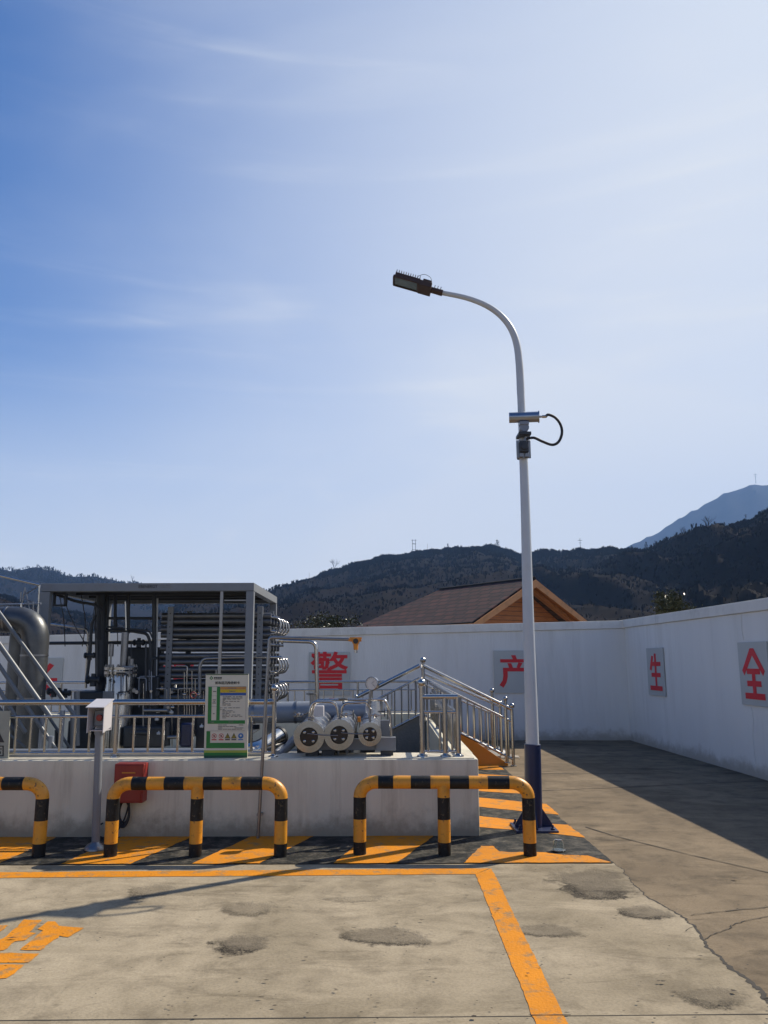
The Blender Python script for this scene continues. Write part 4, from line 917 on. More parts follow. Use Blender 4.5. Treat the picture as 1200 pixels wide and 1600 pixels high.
for k in range(16):
    c=P(random.uniform(165,385),random.uniform(1055,1120),random.uniform(9.98,10.3)); s_=random.uniform(.014,.028); m=MB(); m.lathe(c-V((0,0,s_)),(0,0,1),[(0,s_*.6),(s_*.3,s_),(s_*.9,s_*.55),(s_*1.5,s_),(s_*2,s_*.6)],10); m.cyl(c,c+V((0,-s_*1.6,0)),s_*.35,n=8); m.lathe(c+V((0,-s_*1.6,0)),(0,-1,0),[(0,s_*.9),(.004,s_*.9)],12); m.build('small_valve',M[random.choice(('steel','steel_dull','dark_grey','red'))],pw)
for k in range(5):
    u0=random.uniform(80,200); pip([(u0,930),(u0+random.uniform(5,30),960+random.uniform(-5,20)),(u0+random.uniform(-5,40),1010)],random.uniform(10.2,11),.006,name='cable',mt='rubber',rb=.2)
m=MB(); m.box(P(292,1148,10.0),(.14,.1,.28)); m.build('blue_motor',M['blue'],pw,bevel=.02)
for (u0,v0,u1,v1,Y,r,mt) in ((262,1128,262,1165,10.0,.03,'dark_grey'),(225,1110,262,1110,10.0,.02,'steel_dull'),(262,1152,282,1151,9.95,.022,'steel_dull'),(205,1145,232,1145,9.9,.03,'dark_grey')): pip([(u0,v0),(u1,v1)],Y,r,mt=mt)
for u,v0 in ((266,1075),(288,1050),(292,1048),(300,1048),(305,1060),(296,1075),(318,1080)):
    pip([(u,v0),(u,1118)],10.1,.006,name='impulse_tube',mt='steel')
for (u,v,mt_) in ((253,1076,'steel'),(247,1112,'white'),(268,1113,'white'),(288,1085,'steel'),(310,1085,'steel'),(303,1083,'steel'),(315,1135,'white'),(248,1146,'white'),(257,1146,'white'),(245,1124,'white'),(270,1105,'steel')):
    c=P(u,v,10.05); m=MB(); m.cyl(c-V((.02,0,0)),c+V((.02,0,0)),.016,n=10); m.cyl(c,c+V((0,0,.03)),.008,n=8); m.build('fitting',M[mt_],pw)
c=P(302,1086,10.0); m=MB(); m.tube([c+V((math.cos(a)*.035,0,math.sin(a)*.035)) for a in [i*math.pi/10 for i in range(21)]],.006,8,caps=False); m.build('red_handwheel',M['red'],pw)
# ------------------------------------------------------------------ left: lagged duct, inclined rails, ladder frame
DY=9.35
du=thing('lagged_duct','shiny lagged duct bending down at the left edge','duct',(XAT(40,DY),DY,zb))
r_=.15
m=MB(); zt_=P(30,968,DY).z; xr=XAT(48,DY); pts=bend([(xr-2.2,DY,zt_),(xr,DY,zt_),(xr,DY,.2)],.26,7); m.tube(pts,r_,28); m.build('elbow',M['duct'],du)
for x in (xr-.35,xr-.9): m=MB(); m.lathe((x,DY,zt_),(1,0,0),[(0,r_+.004),(.02,r_+.004)],28); m.build('seam_band',M['steel_dull'],du)
for z_ in (zt_-.42,zt_-.9): m=MB(); m.lathe((xr,DY,z_),(0,0,1),[(0,r_+.004),(.02,r_+.004)],28); m.build('seam_band',M['steel_dull'],du)
m=MB(); m.cyl((XAT(24,DY+.35),DY+.35,.15),(XAT(24,DY+.35),DY+.35,zt_),.12,n=24); m.build('riser',M['duct'],du)
m=MB(); c=P(33,951,DY-.02); m.cyl(c,c+V((0,0,.06)),.012,n=8); m.cyl(c+V((-.03,0,.05)),c+V((.04,0,.05)),.01,n=8); m.build('vent_fitting',M['steel'],du)
ir=thing('inclined_rails','parallel grey tubes slanting down to the right at the left edge','tubes',P(60,1170,9.0))
for (u0,v0,u1,v1,Y,r_) in ((-60,877,118,1120,9.15,.026),(-50,938,80,1122,8.95,.034),(-45,975,88,1172,8.9,.026),(-40,1015,40,1145,8.85,.026),(-60,920,110,1170,9.7,.020),(-40,1050,45,1172,9.5,.020),(-20,1120,40,1168,9.0,.016)):
    m=MB(); m.cyl(P(u0,v0,Y),P(u1,v1,Y),r_*.85,n=14); m.build('tube',M['rail_grey'],ir)
m=MB()
for u,v,Y in ((67,1120,8.95),(98,1110,9.15),(80,1150,8.9)): a_=P(u,v,Y); m.cyl(a_,V((a_.x,a_.y,.13)),.028,n=12)
m.build('leg',M['grey_pipe'],ir)
hr=thing('access_handrail','thin sloping handrail with braced mast above the lagged duct','railing',P(30,960,9.8))
m=MB(); m.cyl(P(-40,890,9.8),P(62,914,9.8),.018,n=10); m.build('top_rail',M['steel'],hr)
m=MB(); m.cyl(P(62,914,9.8),P(57,1000,9.8),.012,n=8); m.build('upright',M['steel'],hr)
m=MB(); m.cyl(P(-40,946,9.8),P(64,943,9.8),.012,n=8); m.build('lower_rail',M['grey_pipe'],hr)
m=MB()
for a_,b_ in (((39,918),(48,960)),((39,918),(33,950)),((31,933),(50,940)),((37,930),(60,916)),((52,940),(52,960)),((33,925),(32,940))): m.cyl(P(*a_,9.75),P(*b_,9.75),.007,n=6)
m.build('braced_mast',M['steel_dull'],hr)
# ------------------------------------------------------------------ pump cylinders at the front right
def lagged(label,fu,fv,bu,bv,fY,bY,rad_,grp='lagged pump cylinders'):
    A=P(fu,fv,fY); B=P(bu,bv,bY); d=(B-A); Ln=d.length; d.normalize()
    t=thing('pump_cylinder',label,'pump',A,grp)
    m=MB(); m._lathe(A,d,[(0,rad_*.5),(0,rad_),(Ln,rad_),(Ln,0)],36,0); m.build('jacket',M['lagging'],t)
    m=MB(); k=.22
    while k<Ln: m.lathe(A+d*k,d,[(0,rad_+.0005),(.002,rad_+.0025),(.010,rad_+.0025),(.012,rad_+.0005)],36); k+=.42
    m.build('seam_band',M['steel'],t)
    m=MB(); m._lathe(A,-d,[(0,rad_*1.0),(.004,rad_*1.03),(.016,rad_*1.02),(.018,rad_*.60),(.0,rad_*.58)],36,0); m.build('end_ring',M['ring'],t)
    m=MB(); m._lathe(A-d*.003,-d,[(0,0),(0,rad_*.58),(.012,rad_*.56),(.012,0)],28,0); cap=m.build('end_cap',M['cap'],t)
    x,y=frame(d); m=MB()
    for i in range(4):
        a=math.pi/4+i*math.pi/2; q=A-d*.014+(x*math.cos(a)+y*math.sin(a))*rad_*.40; m.lathe(q,-d,[(0,.016),(.012,.015),(.018,.008)],12)
    m.build('bolt',M['steel'],cap); return t,A,B,d
SY=FY+.12
t1,A1,B1,d1=lagged('left of the three lagged pump cylinders, with a small box on top',483,1151,519,1106,SY,12.6,.152)
t2,A2,B2,d2=lagged('middle of the three lagged pump cylinders, red valve beside its neck',530,1148,551,1107,SY,12.6,.148)
t3,A3,B3,d3=lagged('right and slimmest of the three lagged pump cylinders, under the pressure gauge',578,1147,583,1105,SY+.02,12.6,.116)
ps=thing('pump_skid','dark grey steel base frame carrying the three pump cylinders','skid',((A1.x+A3.x)/2,SY,DZ))
m=MB()
xk=[XAT(472,SY,1175),XAT(617,SY,1175)]
m.box(((xk[0]+xk[1])/2+.02,SY+.16,DZ+.115),(xk[1]-xk[0]-.03,.07,.11)); m.box((xk[1]-.09,SY+.12,DZ+.125),(.20,.10,.13)); m.build('cross_beam',M['grey_paint'],ps,smooth=False,bevel=.004)
m=MB()
for x in (xk[0]+.09,XAT(512,SY),xk[1]-.08): m.box((x,SY+.16,DZ+.035),(.13,.10,.054))
m.build('foot',M['dark_grey'],ps,bevel=.004)
m=MB(); 
for x in (A1.x+.02,A2.x+.06,A3.x+.07):
    m.box((x,SY+2.4,.45),(.10,3.6,.10))
for y in (SY+1.0,SY+3.6): m.box(((xk[0]+xk[1])/2,y,.40),(xk[1]-xk[0],.1,.5))
m.build('long_beam',M['dark_grey'],ps,smooth=False)
m=MB(); m.box((XAT(603,SY+.3,1140),SY+.3,P(600,1142,SY+.3).z),(.11,.06,.22)); m.build('bracket_plate',M['grey_paint'],ps,bevel=.004)
m=MB()
for u in (528,542): q=P(u,1184,SY+.2); m.cyl((q.x,q.y,DZ+.01),(q.x,q.y,DZ+.10),.009,n=8); m.cyl((q.x,q.y,DZ+.03),(q.x,q.y,DZ+.045),.02,n=6)
m.build('anchor_bolt',M['steel_dull'],ps)
pl_=thing('pump_piping','looped stainless small-bore pipes with valves over the pump cylinders','piping',P(540,1120,SY+.1))
def pt(pts,Y,r,rb=.07,mt='steel',name='pipe'):
    m=MB(); m.tube(bend([P(u,v,Y) for u,v in pts],rb,6),r,12); return m.build(name,M[mt],pl_)
Y1=SY+.10
pt([(483,1131),(484,1110),(489,1097),(526,1096),(530,1128)],Y1,.014,.10)
pt([(487,1128),(488,1108),(494,1094),(602,1093),(609,1108),(612,1152)],Y1+.06,.014,.12)
pt([(534,1122),(534,1099),(574,1097),(578,1108),(578,1128)],Y1,.013,.08)
pt([(480,1146),(505,1149),(528,1149)],SY-.03,.005,.01,mt='steel_dull'); pt([(533,1145),(556,1147),(577,1147)],SY-.03,.005,.01,mt='steel_dull')
pt([(578,1131),(578,1080)],Y1-.02,.013,mt='steel_dull'); pt([(578,1122),(571,1122),(565,1124)],Y1-.02,.009,.02,mt='steel_dull')
pt([(581,1098),(576,1104),(583,1110),(579,1118)],Y1-.03,.005,.03)
pt([(534,1116),(548,1117)],Y1-.02,.010); pt([(580,1117),(592,1118)],Y1-.02,.010); pt([(590,1118),(602,1118)],Y1,.006)
for (u,v) in ((484,1124),(488,1122),(530,1122),(534,1117),(578,1117),(541,1117),(586,1118),(578,1094),(466,1117)):
    c=P(u,v,Y1-.01); m=MB(); m.lathe(c-V((0,0,.022)),(0,0,1),[(0,.013),(.006,.021),(.016,.021),(.02,.015),(.028,.021),(.038,.021),(.044,.013)],8); m.build('coupling',M['steel'],pl_)
for (u,v,ax_) in ((552,1117,(1,0,0)),(601,1112,(1,0,0)),(487,1084,(0,0,1)),(536,1092,(0,0,1))):
    c=P(u,v,Y1+(.5 if v<1090 else 0)); ax_=V(ax_); x,y=frame(ax_); rr=.045 if v!=1084 else .055; m=MB(); m.tube([c+(x*math.cos(a)+y*math.sin(a))*rr for a in [i*math.pi/12 for i in range(25)]],.006,8,caps=False)
    for i in range(3): a=i*math.pi/3; m.cyl(c-(x*math.cos(a)+y*math.sin(a))*rr,c+(x*math.cos(a)+y*math.sin(a))*rr,.004,n=6)
    m.cyl(c,c-ax_*.07,.006,n=8); m.build('handwheel',M['dark_grey'],pl_)
m=MB(); c=P(487,1100,Y1+.5); m.cyl(c-V((0,0,.08)),c+V((0,0,.12)),.022,n=12); m.build('valve_body',M['steel_dull'],pl_)
m=MB(); m.box(P(498,1111,SY+.42),(.11,.09,.11)); m.build('terminal_box',M['white_box'],pl_,bevel=.006)
m=MB(); m.tube(bend([P(458,1119,SY+.35),P(478,1115,SY+.35),P(484,1112,SY+.3)],.03),.012,10)
for u in (462,467,472): c=P(u,1118,SY+.35); m.ball(c,.024,10)
m.build('relief_valve',M['steel_dull'],pl_)
m=MB(); m.box(P(561,1124,SY+.35),(.03,.05,.05)); m.build('red_tag',M['orange_flank'],pl_)
ga=P(581,1068,Y1-.04)
pg=thing('pressure_gauge','round pressure gauge on a short stem above the slim pump cylinder','gauge',ga)
gdir=V((-.35,-1,.02)).normalized()
m=MB(); m._lathe(ga,gdir,[(-.045,0),(-.045,.066),(.010,.069),(.014,.064),(.008,.062)],32,0); m.build('case',M['steel'],pg)
m=MB(); m._lathe(ga+gdir*.007,gdir,[(0,.062),(0.001,0)],32,0); dial=m.build('dial',M['dial'],pg)
x,y=frame(gdir); y=V((0,0,1)); x=y.cross(gdir).normalized()
m=MB(); q=ga+gdir*.012; m.bar(q-(x*.02-y*.015)*-.6,q-(x*.02-y*.015)*-1.9+y*.0,.003,.003); m.bar(q,q+x*.028+y*.022,.003,.003)
for i in range(11):
    a=math.pi*(1.25-1.5*i/10); m.bar(q-gdir*.003+(x*math.cos(a)+y*math.sin(a))*.048,q-gdir*.003+(x*math.cos(a)+y*math.sin(a))*.057,.0025,.0025)
m.build('needle',M['ink'],dial)
m=MB(); m.cyl(ga-V((0,-.015,.06)),P(578,1095,Y1-.02),.009,n=10); m.build('stem',M['steel_dull'],pg)
# big grey header pipe behind, tall bent line, floor ducts
m=MB(); hy=10.1; a_=P(380,1114,hy); b_=P(572,1111,hy); m._lathe(a_,(b_-a_).normalized(),[(0,0),(0,.128),((b_-a_).length,.128),((b_-a_).length,0)],32,0)
hp_=thing('header_pipe','thick blue-grey horizontal pipe behind the front ball-topped post','pipe',a_); m.build('pipe',M['grey_pipe'],hp_)
m=MB()
for f_ in (.08,.42): m.lathe(a_.lerp(b_,f_),(b_-a_).normalized(),[(0,.135),(.03,.135)],32)
m.build('flange_band',M['steel_dull'],hp_)
m=MB(); m.box(((a_.x+b_.x)/2,hy,.5),(.15,.2,.75)); m.build('support',M['dark_grey'],hp_)
m=MB(); m.tube(bend([P(436,1000,9.6),P(440,1001,9.6),P(494,1003,9.6),P(496,1095,9.6)],.09,7),.024,14); m.lathe(P(440,1001,9.6),(1,0,0),[(0,.045),(.02,.045)],18)
tag(m.build('bent_pipe',M['steel'],loc=P(496,1095,9.6)),'bright steel pipe bent down in front of the 警 panel','pipe')
fd=thing('floor_duct','short shiny lagged duct on the wall top beside the ball-topped post','duct',P(410,1170,FY+.5))
m=MB(); m.tube(bend([P(372,1176,FY+.62),P(404,1172,FY+.62),P(436,1150,FY+.9)],.2,6),.095,24); m.build('duct',M['lagging'],fd)
m=MB(); a_=P(436,1150,FY+.9); m.lathe(a_,(P(436,1150,FY+.9)-P(404,1172,FY+.62)).normalized(),[(0,.104),(.03,.104)],26); m.build('end_ring',M['dark_grey'],fd)
m=MB(); m.tube([P(432,1181,FY+.40),P(480,1140,FY+2.6)],.055,18)
tag(m.build('drain_pipe',M['grey_pipe'],loc=P(432,1181,FY+.4)),'grey pipe running back left of the pump cylinders','pipe')
m=MB(); m.box(P(258,1181,RY+.16),(.05,.04,.02)); m.box(P(264,1180,RY+.15),(.03,.03,.025)); tag(m.build('cable_clip',M['white'],loc=P(258,1181,RY+.16)),'small white clip lying by the foot of the front railing','clip')
# ------------------------------------------------------------------ timber hut behind the wall
def shingle_mat():
    m=mat('brown_shingles',(.085,.045,.033),.8,0,.2,2); n=m.node_tree.nodes; l=m.node_tree.links; b=n['Principled BSDF']
    t=n.new('ShaderNodeUVMap'); br=n.new('ShaderNodeTexBrick'); l.new(t.outputs[0],br.inputs[0]); br.inputs['Scale'].default_value=1; br.inputs['Brick Width'].default_value=.55; br.inputs['Row Height'].default_value=.30; br.inputs['Mortar Size'].default_value=.035
    br.inputs['Color1'].default_value=(.038,.012,.009,1); br.inputs['Color2'].default_value=(.080,.027,.019,1); br.inputs['Mortar'].default_value=(.006,.004,.004,1)
    l.new(br.outputs[0],b.inputs['Base Color']); bp=n.new('ShaderNodeBump'); bp.inputs['Strength'].default_value=.8; bp.inputs['Distance'].default_value=.03; l.new(br.outputs['Fac'],bp.inputs['Height']); bp.invert=True; l.new(bp.outputs[0],b.inputs['Normal']); return m
ap=P(835,907,26.0); gdv=V((.83,.55,0)).normalized(); rdv=V((-.55,.83,0)).normalized(); hw=2.64
zl=P(738,969,24.5).z-.12; rl=7.2; Lc=ap-gdv*hw; Rc=ap+gdv*hw; Lc.z=Rc.z=zl
hut=thing('timber_hut','orange timber gable hut with brown shingle roof behind the back wall','hut',(ap.x,ap.y,0))
def roofslab(Ec,side):
    b=MB(); r0=ap-rdv*.0; hipback=2.2
    e0=V(Ec); ridge_end=ap+rdv*(rl-hipback); e1=V(Ec)+rdv*rl
    n_=((e0-r0).cross(rdv)).normalized(); n_=n_ if n_.z>0 else -n_
    poly=[r0,e0,e1,ridge_end]; b.prism(poly,n_*.07); o=b.build('roof',[shg],hut,smooth=False)
    me=o.data; uv=me.uv_layers.new(name='UVMap'); ed=(e0-r0).normalized()
    for lp in me.loops:
        p=me.vertices[lp.vertex_index].co+worldloc(hut)-r0; uv.data[lp.index].uv=(p.dot(rdv),p.dot(ed))
    return e1,ridge_end,n_
shg=shingle_mat()
eL,re_,nL=roofslab(Lc,-1); eR,_,nR=roofslab(Rc,1)
b=MB(); b.prism([re_,eL,eR],V((0,0,.06))); b.build('hip_roof',[shg],hut,smooth=False)
for Ec in (Lc,Rc):
    b=MB(); dn=V((0,0,-.30)); a_=V(Ec); q=[ap-rdv*.03+V((0,0,.02)),a_-rdv*.03+V((0,0,.02)),a_-rdv*.03+V((0,0,-.16)),ap-rdv*.03+V((0,0,-.22))]; b.prism(q,-rdv*.05); b.build('barge_board',M['wood_edge'],hut,smooth=False)
b=MB(); gi=rdv*.75; zz=V((0,0,-.16)); b.prism([ap+gi+V((0,0,-.12)),Lc+gi+gdv*.25+zz,Lc+gi+gdv*.25-V((0,0,2.6)),Rc+gi-gdv*.25-V((0,0,2.6)),Rc+gi-gdv*.25+zz],rdv*.05); b.build('gable_wall',M['wood'],hut,smooth=False)
b=MB()
for k in range(9): 
    z_=zl+.05+k*.15; half=hw*(1-(z_-zl)/(ap.z-zl))-.35
    if half>.1: b.box(V((ap.x,ap.y,z_))+gi-rdv*.004,(2*half,.012,.012),rot=Matrix((gdv,rdv,V((0,0,1)))).transposed())
b.build('plank_seams',M['bark'],hut,smooth=False)
for sgn,Ec in ((-1,Lc),(1,Rc)):
    b=MB(); p0=V(Ec)+V((0,0,-.05)); b.bar(p0-rdv*.02,p0+rdv*rl,.06,.16); b.build('eave_beam',M['wood_edge'],hut,smooth=False)
    b=MB(); n_=nL if sgn<0 else nR; b.prism([ap-n_*.02,V(Ec)-n_*.02,V(Ec)+rdv*.75-n_*.02,ap+rdv*.75-n_*.02],-n_*.02); b.build('soffit',M['wood'],hut,smooth=False)
    b=MB(); p0=V(Ec)*.55+ap*.45; b.bar(ap.lerp(V(Ec),.02)+rdv*.35-V((0,0,.13)),V(Ec)+rdv*.35-V((0,0,.11)),.08,.08); b.build('rafter',M['wood_edge'],hut,smooth=False)
b=MB()
for sx,dy in ((-1,.9),(1,.9),(-1,rl-.6),(1,rl-.6)): q=ap+gdv*sx*(hw-.4)+rdv*dy; b.box((q.x,q.y,zl/2),(.16,.16,zl))
b.build('corner_post',M['wood'],hut,smooth=False)
b=MB(); b.tube([ap-rdv*.02+V((0,0,.07)),re_+V((0,0,.07))],.06,8); b.build('ridge_cap',shg,hut)
# ------------------------------------------------------------------ hills
def vnoise_setup():
    from mathutils import noise
    return noise
NZ=vnoise_setup()
def fb(x,y,o=5,s=0): return NZ.fractal(V((x,y,s)),1.0,2.0,o)
def interp(pr,u):
    if u<=pr[0][0]: return pr[0][1:]
    for a,b in zip(pr,pr[1:]):
        if u<=b[0]:
            t=(u-a[0])/(b[0]-a[0]); return tuple(a[k]+(b[k]-a[k])*t for k in range(1,len(a)))
    return pr[-1][1:]
def hill_fn(pr,D0,amp,p,seed,rough,drop=0):
    def f(u,t):
        v,Dr=interp(pr,u); rd=P(u,v+drop,Dr); zr_=rd.z; D=D0+(Dr-D0)*t; x=(rd.x/rd.y)*D
        if t<=1: z=-1.0+(zr_+1)*t**p
        else: z=zr_*(1-(t-1)*1.2)
        env=min(1,t*2)*(min(1,abs(1-t)*5+.0))
        z+=amp*env*fb(x/(Dr*.13),D/(Dr*.13),5,seed)+rough*fb(x/(Dr*.012),D/(Dr*.03),4,seed+3)*min(1,t*3)
        return V((x,D,z))
    return f
def hill(name,pr,D0,amp,p,seed,rough,m,nu=300,ntt=70,u0=-900,u1=2100,tmax=1.4,drop=0):
    f=hill_fn(pr,D0,amp,p,seed,rough,drop); vs=[];fs=[]
    for j in range(ntt+1):
        for i in range(nu+1): vs.append(f(u0+(u1-u0)*i/nu,tmax*j/ntt))
    for j in range(ntt):
        for i in range(nu): a=j*(nu+1)+i; fs.append((a,a+1,a+nu+2,a+nu+1))
    b=MB(); b.add(vs,fs); o=b.build(name,m); struct(o); return f
M['hill']=mat('winter_hillside',(.007,.0055,.005),.95,0,0,.06,bump=.5,bs=.5,coord='Object',col2=(.014,.010,.008),dirt=(.006,.007,.007),da=.7,ds=.02,spec=.02)
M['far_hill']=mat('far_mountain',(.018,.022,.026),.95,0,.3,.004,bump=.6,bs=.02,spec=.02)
pr_main=[(-900,700,150),(-300,860,300),(200,968,420),(312,945,480),(360,936,500),(410,922,520),(440,914,530),(480,899,540),(520,886,560),(560,873,560),(600,863,560),(640,859,580),(680,852,580),(720,852,560),(765,849,560),(785,851,560),(810,858,560),(850,856,520),(900,852,480),(960,850,440),(1000,853,400),(1030,849,370),(1060,839,340),(1100,826,310),(1140,815,290),(1160,807,280),(1200,788,260),(1300,735,240),(1600,640,220),(2100,560,200)]
pr_left=[(-900,820,900),(-300,872,900),(-60,884,900),(0,889,900),(20,892,900),(45,887,900),(60,885,900),(72,887,900),(92,896,900),(115,901,900),(145,899,900),(175,906,900),(215,913,900),(300,935,900),(420,975,900),(700,1010,900),(2100,1015,900)]
pr_far=[(-900,980,2200),(600,1000,2200),(850,930,2200),(940,880,2200),(980,851,2200),(1000,843,2200),(1025,831,2200),(1045,818,2200),(1060,810,2200),(1075,798,2200),(1090,793,2200),(1110,783,2200),(1122,777,2200),(1138,765,2200),(1152,764,2200),(1165,758,2200),(1176,753,2200),(1188,755,2200),(1200,754,2200),(1300,740,2200),(1500,800,2200),(2100,900,2200)]
fm=hill('hillside',pr_main,70,9,1.25,2.0,1.3,M['hill'],nu=420,ntt=110,drop=9)
fl_=hill('left_hill',pr_left,520,14,1.1,8.0,2.0,M['hill'],nu=260,ntt=60)
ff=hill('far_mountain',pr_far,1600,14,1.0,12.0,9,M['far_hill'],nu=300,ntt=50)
# scrub and trees covering the slopes
def scrub(name,f,n_,u0,u1,t0,t1,h0,h1,m,seed,blades=5):
    random.seed(seed); b=MB()
    for i in range(n_):
        u=random.uniform(u0,u1); t=t0+(t1-t0)*random.random()**.6; p=f(u,t); h=.82*random.uniform(h0,h1)*(.55+.7*max(0,fb(u*.03,t*8,2,5)+.4))*min(1.1,(p.y/560)**1.3); 
        for k in range(blades):
            a=random.uniform(0,6.28); r_=h*random.uniform(.1,.45); q=p+V((math.cos(a)*r_*.3,math.sin(a)*r_*.3,-.3)); tp=p+V((math.cos(a)*r_,math.sin(a)*r_,h*random.uniform(.6,1))); ww=h*.055*random.uniform(.6,1.5); c_=V((ww,0,0)); c2=V((0,ww,0))
            b.add([q-c_,q+c_,tp+c_*1.6,tp-c_*.6,q.lerp(tp,.6)+c2*2],[(0,1,2,3),(0,4,3)])
    return struct(b.build(name,m,smooth=False),'stuff')
M['scrub']=mat('bare_scrub',(.007,.0055,.005),.95,0,0,.1,coord='Object',col2=(.016,.011,.009),spec=.02)
M['scrub_green']=mat('dark_evergreen',(.006,.008,.007),.9,0,0,.1,coord='Object',col2=(.012,.015,.012),spec=.02)
scrub('woodland',fm,21000,-40,1260,.05,1.0,1.8,4.4,M['scrub'],31,blades=6)
scrub('ridge_woodland',fm,5200,380,1260,.93,1.0,1.6,3.8,M['scrub'],37,blades=8)
scrub('evergreen_woodland',fm,3800,-40,1260,.1,.99,1.4,3.2,M['scrub_green'],33,blades=8)
scrub('left_woodland',fl_,2600,-60,330,.6,1.0,2.5,5.5,M['scrub'],35)
# individual trees on the ridge
def bare_tree(name,label,base,h,seed,m,depth=5,group=None,spread=.5):
    random.seed(seed); t=thing(name,label,'tree',base,group); tr=MB(); cr=MB()
    def br(p,d,l,r_,k,mb):
        q=p+d*l; mid=p.lerp(q,.5)+V((random.uniform(-1,1),random.uniform(-1,1),0))*l*.05
        mb.tube([p,mid,q],[r_,r_*.85,r_*.65],5,caps=False)
        if k==0: return
        for _ in range(3 if k>2 else 2):
            a=random.uniform(0,6.28); dv=(d+V((math.cos(a),math.sin(a),random.uniform(-.1,.5)))*random.uniform(spread*.6,spread*1.3)).normalized(); br(q if random.random()<.6 else mid.lerp(q,.5),dv,l*random.uniform(.6,.85),r_*.6,k-1,cr)
    br(V(base)-V((0,0,.3)),V((0,0,1)),h*.32,h*.022,depth,tr)
    tr.build('trunk',m,t); cr.build('crown',m,t); return t
def ridge(f,u,t=1.0): return f(u,t)
bare_tree('bare_tree','larger leafless tree standing against the blue mountain on the right ridge',ridge(fm,1106,.99),9.5,5,M['bark_far'],5,'bare ridge trees')
bare_tree('bare_tree','smaller leafless tree left of the large one on the right ridge',ridge(fm,1066,.99),6.5,9,M['bark_far'],5,'bare ridge trees')
bare_tree('bare_tree','leafless sapling left of centre on the rising ridge line',ridge(fm,522,.995),10,12,M['bark_far'],5,'bare ridge trees')
bare_tree('bare_tree','leafless sapling just above the right corner of the equipment frame',ridge(fm,432,.995),6,14,M['bark_far'],4,'bare ridge trees')
bare_tree('bare_tree','slender leafless tree just above the roof lettering of the frame',ridge(fl_,207,.99),11,15,M['bark_far'],4,'bare ridge trees')
for i,(u,h_,lb_) in enumerate(((1126,3.4,'short bushy bare tree right of the large leafless tree'),(1166,3.6,'lone bare sapling where the slope steepens near the right edge'),(1088,3.0,'thin bare tree between the two leafless trees'))):
    bare_tree('bare_tree',lb_,ridge(fm,u,.99),h_,40+i,M['bark_far'],4,'bare ridge trees')
def conifer(label,base,h,seed,grp='dark ridge conifers'):
    random.seed(seed); t=thing('dark_conifer',label,'tree',base,grp); m=MB(); m.cyl(base-V((0,0,.5)),base+V((0,0,h*.4)),h*.04,n=6); m.build('trunk',M['bark_far'],t); m=MB()
    for i in range(260):
        z_=random.uniform(.2,1); rr=h*.30*(1-z_)**.6*random.random()**.5*1.1+.02; a=random.uniform(0,6.28); c=base+V((math.cos(a)*rr,math.sin(a)*rr,z_*h)); s_=h*.05
        m.add([c+V((random.uniform(-s_,s_),random.uniform(-s_,s_),random.uniform(-s_,s_))) for _ in range(3)],[(0,1,2)])
    m.build('crown',M['scrub_green'],t,smooth=False)
for u,h_,lb_ in ((987,3.3,'small dark conifer left of the taller one, at the mountain foot'),(1010,4.4,'tallest dark conifer where the blue mountain meets the ridge'),(777,7,'dark round conifer on the highest point of the middle ridge'),(700,5.5,'dark conifer at the left end of the ridge hump')):
    conifer(lb_,ridge(fm,u,.99),h_,int(u))
def mast(name,label,cat,base,h,kind):
    t=thing(name,label,cat,base); m=MB(); 
    if kind=='twin':
        for sx in(-1,1): m.cyl(base+V((sx*h*.11,0,-1)),base+V((sx*h*.09,0,h)),h*.014,n=6)
        for f_ in(.18,.35): m.cyl(base+V((-h*.1,0,h*f_)),base+V((h*.1,0,h*f_)),h*.012,n=5)
        m.build('legs',M['bark_far'],t); m=MB(); m.cyl(base+V((-h*.17,0,h*.95)),base+V((h*.17,0,h*.95)),h*.012,n=5); m.build('cross_arm',M['bark_far'],t); m=MB(); m.cyl(base+V((-h*.12,0,h*.72)),base+V((h*.12,0,h*.72)),h*.02,n=5); m.build('cross_arm',M['bark_far'],t)
    elif kind=='pole':
        m.cyl(base-V((0,0,1)),base+V((0,0,h)),h*.013,n=6); m.build('pole',M['bark_far'],t)
    else:
        m.cyl(base-V((0,0,1)),base+V((0,0,h)),h*.02,h*.012,n=6); m.build('pole',M['bark_far'],t); m=MB(); m.cyl(base+V((-h*.18,0,h*.82)),base+V((h*.18,0,h*.82)),h*.015,n=5); m.build('cross_arm',M['bark_far'],t); m=MB(); m.cyl(base+V((-h*.10,0,h*.62)),base+V((h*.10,0,h*.62)),h*.012,n=5); m.build('cross_arm',M['bark_far'],t)
mast('power_pylon','twin-legged power pylon on the left part of the middle ridge','pylon',ridge(fm,647,.99),11.5,'twin')
mast('utility_pole','slim bare pole just right of the twin-legged pylon','pole',ridge(fm,668,.99),6.5,'pole')
mast('utility_pole','slim bare pole on the highest hump of the middle ridge','pole',ridge(fm,780,.99),7.5,'pole')
mast('power_pylon','small cross-armed pylon on the ridge right of the lamp pole','pylon',ridge(fm,907,.985),7.5,'cross')
mast('power_pylon','faint pylon on the top of the distant blue mountain','pylon',ridge(ff,1181,1.0),29,'cross')
mast('utility_pole','tiny pole low on the left shoulder of the middle ridge','pole',ridge(fm,483,.99),6,'pole')
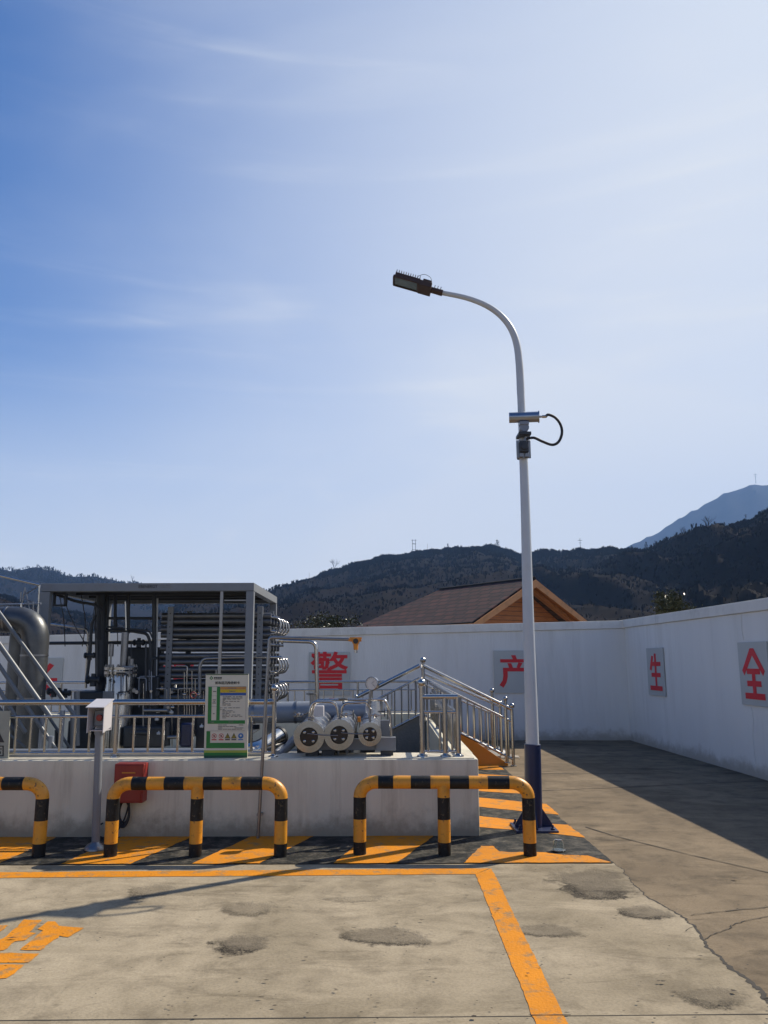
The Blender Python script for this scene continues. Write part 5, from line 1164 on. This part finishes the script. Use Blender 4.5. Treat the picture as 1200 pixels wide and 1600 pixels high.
# leafy trees just behind the walls
def leafy(label,base,zc,rx,rz,n_,seed,m,ls):
    random.seed(seed); t=thing('evergreen_tree',label,'tree',base); c=V((base[0],base[1],zc)); b=MB(); b.tube([V(base),c-V((0,0,rz*.3))],[.08,.05],8)
    for i in range(9):
        a=random.uniform(0,6.28); b.tube([c-V((0,0,rz*.6)),c+V((math.cos(a)*rx*.7,math.sin(a)*rx*.7,random.uniform(-.2,.7)*rz))],[.03,.01],5)
    b.build('trunk',M['bark'],t); b=MB()
    cl_=[c+V((random.gauss(0,.45)*rx,random.gauss(0,.45)*rx,random.gauss(0,.42)*rz)) for _ in range(26)]
    for i in range(n_):
        q=random.choice(cl_)+V((random.gauss(0,.2)*rx,random.gauss(0,.2)*rx,random.gauss(0,.17)*rz)); d=V((random.uniform(-1,1),random.uniform(-1,1),random.uniform(-.3,.9))).normalized(); s_=d.cross(V((random.random(),random.random(),random.random()))).normalized(); l_=ls*random.uniform(.6,1.3)
        b.add([q,q+d*l_*.5+s_*l_*.22,q+d*l_,q+d*l_*.5-s_*l_*.22],[(0,1,2,3)])
    b.build('crown',m,t,smooth=False)
M['leaf']=mat('glossy_leaf',(.018,.026,.012),.32,0,0,5,col2=(.05,.06,.025))
tc_=P(1046,950,17.5); leafy('dark glossy evergreen tree rising above the right wall corner',(tc_.x,tc_.y,0),P(1046,951,17.5).z,.36,.42,2600,71,M['leaf'],.075)
tc_=P(512,985,27); leafy('low rounded treetop just above the back wall left of the hut',(tc_.x,tc_.y,0),P(512,984,27).z,.75,.5,3000,72,M['leaf'],.10)
random.seed(99)
# ------------------------------------------------------------------ haze
hz=MB(); hz.box((0,1190,258),(5200,2440,520)); hzo=hz.build('haze',bpy.data.materials.new('haze_air'),smooth=False); struct(hzo,'stuff')
hm=hzo.data.materials[0]; hm.use_nodes=True; n=hm.node_tree.nodes; n.clear(); o=n.new('ShaderNodeOutputMaterial'); pv=n.new('ShaderNodeVolumePrincipled'); pv.inputs['Density'].default_value=.00022; pv.inputs['Color'].default_value=(.30,.52,.95,1); pv.inputs['Anisotropy'].default_value=.1
hm.node_tree.links.new(pv.outputs[0],o.inputs['Volume'])
